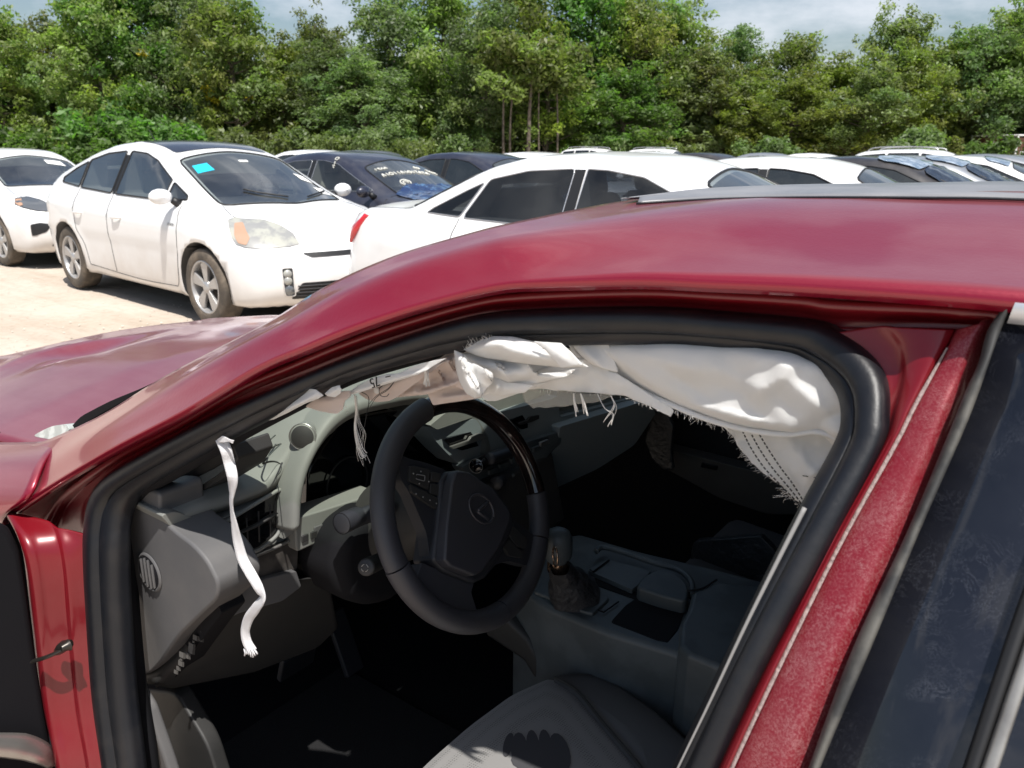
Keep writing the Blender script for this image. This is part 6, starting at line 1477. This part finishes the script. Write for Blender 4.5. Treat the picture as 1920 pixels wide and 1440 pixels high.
# ------------------------------------------------------------------ burst curtain airbag, torn strips, threads
def sm(a, b, t):
    t = min(1, max(0, (t - a) / (b - a))); return t * t * (3 - 2 * t)
def segd(x, y, f):
    x0, y0, x1, y1 = f[:4]; dx, dy = x1 - x0, y1 - y0; L2 = dx*dx + dy*dy; t = max(0, min(1, ((x-x0)*dx + (y-y0)*dy) / L2))
    return math.hypot(x - x0 - t*dx, y - y0 - t*dy), t, ((x-x0)*dy - (y-y0)*dx) / math.sqrt(L2)
def cloth_patch(name, poly, m, parent, base, folds=(), step=9, wr=.0015, ws=.02, thick=.0012, rnd=.12, edge=0., seed=0, slope=(0,0), jag=0.):
    """torn cloth: a px outline, given depth by fold ridges (x0,y0,x1,y1,width,height[,one-sided])"""
    if rnd: poly = rpoly(poly, rnd, 3)
    pl = []; rj = np.random.default_rng(seed + 5)
    for i in range(len(poly)):
        a, b = poly[i], poly[(i + 1) % len(poly)]; k = max(1, int(math.hypot(b[0]-a[0], b[1]-a[1]) / step))
        pl += [(a[0] + (b[0]-a[0]) * j / k + rj.normal() * jag, a[1] + (b[1]-a[1]) * j / k + rj.normal() * jag) for j in range(k)]
    n = len(pl); pts = list(pl); P_ = np.array(pl)
    def inside(x, y):
        c = False
        for i in range(n):
            a, b = pl[i], pl[i-1]
            if (a[1] > y) != (b[1] > y) and x < (b[0]-a[0]) * (y-a[1]) / (b[1]-a[1]) + a[0]: c = not c
        return c
    y = P_[:,1].min() + step * .5; r = 0
    while y < P_[:,1].max():
        x = P_[:,0].min() + step * (.5 + .5 * (r % 2))
        while x < P_[:,0].max():
            if inside(x, y) and np.hypot(P_[:,0]-x, P_[:,1]-y).min() > step * .45: pts.append((x, y))
            x += step
        y += step * .87; r += 1
    q = geometry.delaunay_2d_cdt([Vector(p) for p in pts], [(i, (i+1) % n) for i in range(n)], [list(range(n))], 1, 1e-4)
    V = []; cx, cy = P_[:,0].mean(), P_[:,1].mean()
    for v in q[0]:
        d = base + slope[0] * (v.x - cx) * .001 + slope[1] * (v.y - cy) * .001
        if edge: d += edge * (1 - math.exp(-(np.hypot(P_[:,0]-v.x, P_[:,1]-v.y).min() / (12. if edge < .02 else 34.)) ** 1.5))
        for f in folds:
            dist, t, sd_ = segd(v.x, v.y, f); w = f[4]
            if len(f) > 6: g = f[5] * (1 / (1 + math.exp(-sd_ / w))) * math.exp(-(dist / (w * 7)) ** 2)      # a step: one side stands higher
            else: g = f[5] * (.35 * math.exp(-(dist / w) ** 2) + .50 * math.exp(-1.5 * dist / w))
            d += g * (.45 + .55 * math.sin(PI * min(1, max(0, t)) ) if 0 < t < 1 else .45)
        d += wr * noise.noise(Vector((v.x * ws, v.y * ws, seed))) + wr * .4 * noise.noise(Vector((v.x * ws * 3, v.y * ws * 3, seed + 9)))
        V.append(at(v.x, v.y, y=d))
    F = []
    for f in q[2]:
        a, b, c = (V[i] for i in f[:3]); F.append(tuple(f) if (b - a).cross(c - a).y > 0 else tuple(f)[::-1])
    o = mesh_obj(name, V, F, m, parent); mods(o, ('SUBSURF', dict(levels=1, render_levels=1)), ('SOLIDIFY', dict(thickness=thick, offset=-1)))
    return o
AB = empty('curtain_airbag', parent=R)
def add_translucent(m, c, f=.35):
    t = m.node_tree; o_ = t.nodes['Material Output']; b = t.nodes['Principled BSDF']; tr = t.nodes.new('ShaderNodeBsdfTranslucent'); tr.inputs[0].default_value = (*c, 1); mx_ = t.nodes.new('ShaderNodeMixShader'); mx_.inputs[0].default_value = f
    t.links.new(b.outputs[0], mx_.inputs[1]); t.links.new(tr.outputs[0], mx_.inputs[2]); t.links.new(mx_.outputs[0], o_.inputs[0])
cloth.node_tree.nodes['Principled BSDF'].inputs['Base Color'].default_value = (.88,.88,.87,1)
add_translucent(cloth, (.92,.91,.89), .42); add_translucent(cloth_tan, (.8,.6,.5), .35); add_translucent(web, (.8,.8,.8), .2)
cloth_patch('cloth_panel', [(1050,628),(1130,630),(1250,632),(1370,638),(1470,650),(1540,672),(1590,705),(1612,770),(1600,850),(1572,846),(1540,812),(1480,817),(1400,808),(1320,786),(1255,758),(1200,733),(1140,703),(1100,680),(1075,655)], cloth, AB, .563,
  [(1080,640,1250,752,16,-.010),(1110,640,1290,775,9,.006),(1380,690,1440,672,40,.007),(1440,672,1500,695,40,.007),(1330,715,1400,745,34,-.006),(1400,745,1470,708,26,.009),(1470,708,1565,785,26,.008),(1340,690,1420,730,18,.004),(1300,760,1480,806,8,.008),(1480,806,1590,812,7,.007),(1180,660,1330,700,38,.012),(1540,790,1590,770,14,-.010),(1240,690,1330,745,22,-.008)], step=9, wr=.005, ws=.009, edge=.017, seed=2)
cloth_patch('cloth_panel', [(1340,785),(1400,800),(1480,812),(1560,808),(1606,812),(1590,880),(1560,935),(1520,985),(1508,950),(1478,928),(1468,912),(1440,893),(1410,868),(1390,845),(1372,815)], cloth, AB, .552,
  [(1480,830,1540,900,50,.010),(1545,870,1510,905,16,.008)], step=8, wr=.004, ws=.02, seed=3, jag=.8)
# rolled hem along the lower edge of the big panel
hem = [(1068,640),(1082,662),(1120,690),(1180,722),(1250,755),(1320,784),(1400,806),(1480,815),(1530,810),(1568,822),(1590,850)]
MB().add(*tube_data(cr_spline([at(a, b, y=.572) for a, b in hem], 90), .0035, 8, flat=.7)).build('cloth_hem', cloth, AB, fix=False)
st = MB()
for dxx in (0, 15, 31):
    pts = [(1392+dxx*.9,808),(1408+dxx,840),(1432+dxx,876),(1462+dxx*.8,908),(1496+dxx*.4,944),(1516+dxx*.2,975)]
    P = cr_spline([at(a, b, y=.5605) for a, b in pts], 70)
    for k in range(0, 68, 3): st.add(*tube_data(P[k:k+3], .0007, 4))
st.add(*tube_data(cr_spline([at(a, b, y=.562) for a, b in [(1590,815),(1588,850),(1570,880),(1540,895),(1505,892)]], 40), .0004, 4))
o = st.build('stitching', ink, AB, fix=False); tag(o, kind='stuff')
# bunched cloth at the front end
by = .606
cloth_patch('cloth_fold', [(975,716),(1020,690),(1090,672),(1120,680),(1180,715),(1262,768),(1258,782),(1220,762),(1170,742),(1120,738),(1060,733),(1000,728)], cloth, AB, .575,
  [(1000,722,1240,772,8,.004),(1100,690,1200,740,30,.008),(1010,715,1100,705,14,.008)], step=8, wr=.004, seed=5, jag=.7)
cloth_patch('cloth_panel', [(856,662),(900,648),(990,650),(1090,655),(1130,690),(1100,735),(1020,728),(950,735),(900,728),(870,700)], cloth, AB, .572, [(900,690,1000,700,20,.01)], step=9, seed=33)
cloth_patch('cloth_fold', [(1068,642),(1085,640),(1140,642),(1160,700),(1110,684),(1090,668)], cloth, AB, .580, [(1085,650,1130,690,14,.01)], step=7, seed=6)
cloth_patch('cloth_fold', [(868,655),(895,640),(925,630),(962,631),(1000,640),(1040,652),(1086,676),(1104,688),(1060,690),(1000,684),(940,676),(905,670),(885,664)], cloth, AB, .612,
  [(900,650,950,640,12,.014),(950,655,1060,684,18,.014),(900,668,1040,690,7,-.006),(960,634,1090,682,7,.008)], step=6, wr=.003, seed=7, edge=.008)
cloth_patch('cloth_fold', [(1000,640),(1052,643),(1072,662),(1092,684),(1052,690),(1040,676),(1022,656)], cloth, AB, .630, [(1015,645,1075,686,20,.006)], step=6, wr=.001, seed=8, rnd=.05)
cloth_patch('cloth_fold', [(848,660),(880,662),(930,672),(990,678),(1000,700),(1080,692),(1068,704),(1020,716),(980,722),(950,722),(930,712),(905,700),(870,684)], cloth, AB, .602,
  [(920,676,960,716,10,.012),(985,680,1008,706,9,.016),(1008,706,1060,706,8,.012),(900,668,985,684,12,-.008),(940,722,1060,700,9,-.012)], step=6, wr=.003, seed=9, edge=.010)
cloth_patch('cloth_fold', [(851,656),(866,662),(878,676),(905,690),(922,700),(924,718),(912,728),(902,744),(890,747),(874,738),(862,718),(854,690)], cloth, AB, .622,
  [(862,668,872,710,10,.016),(872,710,890,740,12,.012),(905,690,920,712,9,.016),(885,690,900,722,8,-.012)], step=5, wr=.002, seed=10, edge=.008)
cloth_patch('cloth_fold', [(900,742),(922,718),(960,724),(990,720),(1030,716),(1000,728),(960,742),(930,752),(912,752)], cloth, AB, .590, [(930,730,1000,722,10,.01)], step=6, seed=11, slope=(0,0))
cloth_patch('cloth_fold', [(924,700),(948,716),(1000,722),(985,736),(940,742),(918,738),(905,744),(915,722)], cloth, AB, .604, [(935,715,930,738,8,.010)], step=5, seed=12, edge=.006)
# tan backing pieces
def pyl(a): return np.interp(a, [500, 640, 860], [.655, .64, .615])
cloth_patch('backing_piece', [(782,700),(800,676),(830,660),(858,655),(856,690),(866,722),(878,734),(850,724),(800,740),(742,745),(720,752)], cloth_tan, AB, .597,
  [(800,690,860,670,8,.012),(790,720,860,690,8,-.010),(820,730,870,712,6,.010),(835,665,850,700,6,.010),(780,735,850,705,5,-.008),(760,740,830,725,6,.008),(815,680,830,720,5,.010)], step=5, wr=.004, ws=.04, seed=13)
cloth_patch('backing_piece', [(800,735),(850,716),(905,745),(880,750),(830,757),(812,760)], cloth_tan, AB, .585, [(820,748,890,738,6,.008)], step=5, wr=.003, ws=.05, seed=14)
cloth_patch('backing_piece', [(672,738),(690,726),(742,704),(800,690),(836,676),(800,704),(772,724),(745,744),(728,752),(706,754),(688,749)], cloth_tan, AB, .612, [(700,735,790,700,12,.006)], step=5, wr=.002, seed=15)
cloth_patch('backing_piece', [(573,762),(590,748),(612,742),(640,734),(656,732),(657,742),(646,752),(642,768),(632,776),(605,772),(590,768)], cloth_tan, AB, .648, [(590,755,650,748,10,.005)], step=5, wr=.002, seed=16, jag=.5)
cloth_patch('torn_flap', [(498,789),(512,782),(540,758),(560,738),(580,729),(592,730),(606,742),(596,748),(572,757),(540,774),(512,787)], cloth, AB, .672, [(545,765,592,740,9,.010),(510,784,560,755,5,.005)], step=4, wr=.001, seed=17, rnd=.08)
cloth_patch('torn_flap', [(608,738),(622,726),(636,722),(640,730),(638,738),(628,745),(614,743)], cloth, AB, .664, [(618,738,636,728,5,.006)], step=4, wr=.001, seed=18)
cloth_patch('label_strip', [(654,736),(672,722),(700,708),(722,702),(748,700),(776,686),(812,676),(836,672),(806,690),(784,702),(740,716),(700,728),(660,740)], cloth, AB, .640, [(665,733,800,694,5,.006),(700,712,760,700,8,.004)], step=4, wr=.001, seed=19, rnd=.06)
a_, b_ = at(720,716,y=.6475), at(700,723,y=.6475)
text_on('75', .0155, ink, AB, at(702,716,y=.6495), (at(692,720,y=.64) - at(714,712,y=.64)), at(705,722,y=.64) - at(699,708,y=.64), 'strip_number', .0004)
for a, c in ((727,706),):
    MB().tube([at(a-4,c+1,y=.649), at(a+5,c-1,y=.649)], .0006, 4).build('ink_dash', ink, AB)
# round hole edge in the backing
MB().lathe([(.0001,.001),(.0038,.001),(.0042,0)], at(706,732,y=.6185), (0,1,0), 18).build('eyelet', cloth, AB)
# hanging web strap
sp_ = [(414,822,.700),(424,845,.702),(430,868,.700),(436,895,.703),(434,925,.700),(434,950,.698),(440,985,.697),(446,1015,.695),(456,1050,.694),(470,1075,.694),(484,1100,.694),(492,1120,.693),(480,1140,.692),(466,1160,.691),(460,1185,.690),(464,1205,.690),(474,1222,.690)]
wd = [13,12,11,9,5,5,6,8,11,13,12,7,10,9,8,10,11]; tw = [0,.1,.15,.5,1.2,1.25,.9,.5,.2,.1,.4,1.15,.6,.3,.6,.4,.2]
n = 150; C = cr_spline([at(a, b, y=c) for a, b, c in sp_], n); w = np.interp(np.linspace(0, 1, n), np.linspace(0, 1, 17), wd) ; an = np.interp(np.linspace(0, 1, n), np.linspace(0, 1, 17), tw)
T = np.gradient(C, axis=0); T /= np.linalg.norm(T, axis=1)[:, None]; V = []
wid = .0068
for i in range(n):
    side = np.cross(T[i], [-.8, .6, .2]); side /= np.linalg.norm(side); nn = np.cross(T[i], side)
    s_ = side * math.cos(an[i]) + nn * math.sin(an[i])
    for k in range(5): V.append(C[i] + s_ * wid * (k - 2) / 2 + nn * 0)
o = mesh_obj('web_strap', V, grid_faces(n, 5), web, R); mods(o, ('SOLIDIFY', dict(thickness=.0014, offset=0)))
cloth_patch('strap_fold', [(407,824),(417,817),(430,824),(438,826),(436,832),(428,828),(420,830),(410,830)], web, R, .706, step=4, rnd=.1, seed=20)
tl = MB()
for k in range(7): tl.add(*tube_data([at(458+3*k, 1216, y=.692), at(460+3.4*k, 1224+2*math.sin(k*3), y=.694), at(459+4*k, 1229+3*math.sin(k*5), y=.692)], .0014, 4))
o = tl.build('strap_fray', web, R, fix=False); tag(o, kind='stuff')
# loose threads: white bundles, fringes and black sewing thread
thr = mat('thread_white', (.74,.72,.69), .7)
def bundle(name, pts, y, nn, r, spread, seed, m=thr, parent=AB):
    b = MB(); rg = np.random.default_rng(seed)
    for k in range(nn):
        off = rg.normal(size=2) * spread; P = []
        for i, (a, c) in enumerate(pts):
            t = i / (len(pts) - 1); P.append(at(a + off[0] * (.15 + t) + rg.normal() * spread * .35 * t, c + off[1] * t * 1.5 + rg.normal() * spread * .5 * t, y=y + rg.normal() * .002))
        b.add(*tube_data(P, [r, r * .8], 4, n=20))
    o = b.build(name, m, parent, fix=False); tag(o, kind='stuff'); return o
bundle('thread_bundle', [(665,740),(668,770),(666,800),(670,825),(678,850),(684,856)], .605, 9, .0006, 3, 1)
bundle('thread_bundle', [(668,742),(672,790),(682,810),(676,840),(684,868)], .603, 5, .00025, 6, 2)
bundle('thread_bundle', [(796,690),(799,705),(796,722)], .62, 7, .0007, 3, 3); bundle('thread_bundle', [(796,690),(802,708),(803,724)], .62, 5, .0006, 2, 4)
bundle('thread_bundle', [(1076,738),(1078,755),(1083,774)], .585, 8, .0007, 2.5, 5); bundle('thread_bundle', [(1089,738),(1094,752),(1100,774)], .585, 7, .0006, 2, 6)
bundle('thread_bundle', [(1120,738),(1135,765),(1150,775),(1146,795)], .58, 3, .0004, 5, 7); bundle('thread_bundle', [(1146,742),(1156,762),(1140,794)], .58, 3, .0004, 4, 8)
bundle('black_thread', [(676,734),(690,742),(692,756),(688,775),(684,800)], .62, 1, .0005, 1, 9, ink); bundle('black_thread', [(736,716),(712,728),(714,742),(726,744),(731,740)], .622, 1, .0005, 1, 10, ink)
bundle('black_thread', [(742,712),(728,728),(706,742),(694,756)], .622, 2, .0004, 3, 11, ink); bundle('black_thread', [(566,764),(580,754),(612,744)], .64, 1, .0005, 1, 12, ink)
fz = MB(); rg = np.random.default_rng(4)
def fringe(p0, p1, n_, L0, y, drift=(0, 1)):
    for k in range(n_):
        t = rg.uniform(); a = p0[0] + (p1[0]-p0[0]) * t; c = p0[1] + (p1[1]-p0[1]) * t; L_ = L0 * rg.uniform(.3, 1.2); d = (drift[0] + rg.normal() * .5, drift[1] + rg.normal() * .4)
        fz.add(*tube_data([at(a, c, y=y), at(a + d[0]*L_*.5 + rg.normal()*L_*.15, c + d[1]*L_*.5, y=y + rg.normal()*.003), at(a + d[0]*L_ + rg.normal()*L_*.3, c + d[1]*L_, y=y + rg.normal()*.004)], [.00022, .00012], 3, n=6))
fringe((1255,766),(1300,780), 20, 8, .575); fringe((1300,780),(1372,806), 34, 11, .57); fringe((1372,812),(1410,868), 40, 9, .556, (-.8,.4)); fringe((1410,868),(1475,915), 30, 8, .556, (-.7,.5))
fringe((1466,915),(1505,950), 34, 14, .556, (-.8,.2)); fringe((1150,738),(1262,778), 22, 6, .582); fringe((870,655),(925,632), 34, 12, .625, (-.3,-.9)); fringe((1000,728),(1150,738), 30, 7, .58); fringe((640,735),(650,775), 16, 6, .63, (.6,.2)); fringe((498,789),(512,782), 8, 12, .655, (-.4,.2))
o = fz.build('frayed_edge', thr, AB, fix=False); tag(o, kind='stuff')
# thin veil of torn gauze hanging below the bunch
gz = mat('torn_gauze', (.5,.5,.46), .9, alpha=.30)
cloth_patch('gauze', [(978,728),(1060,734),(1120,738),(1150,742),(1130,752),(1060,762),(1000,765),(984,755)], gz, AB, .572, step=8, seed=30, rnd=.1, jag=1)
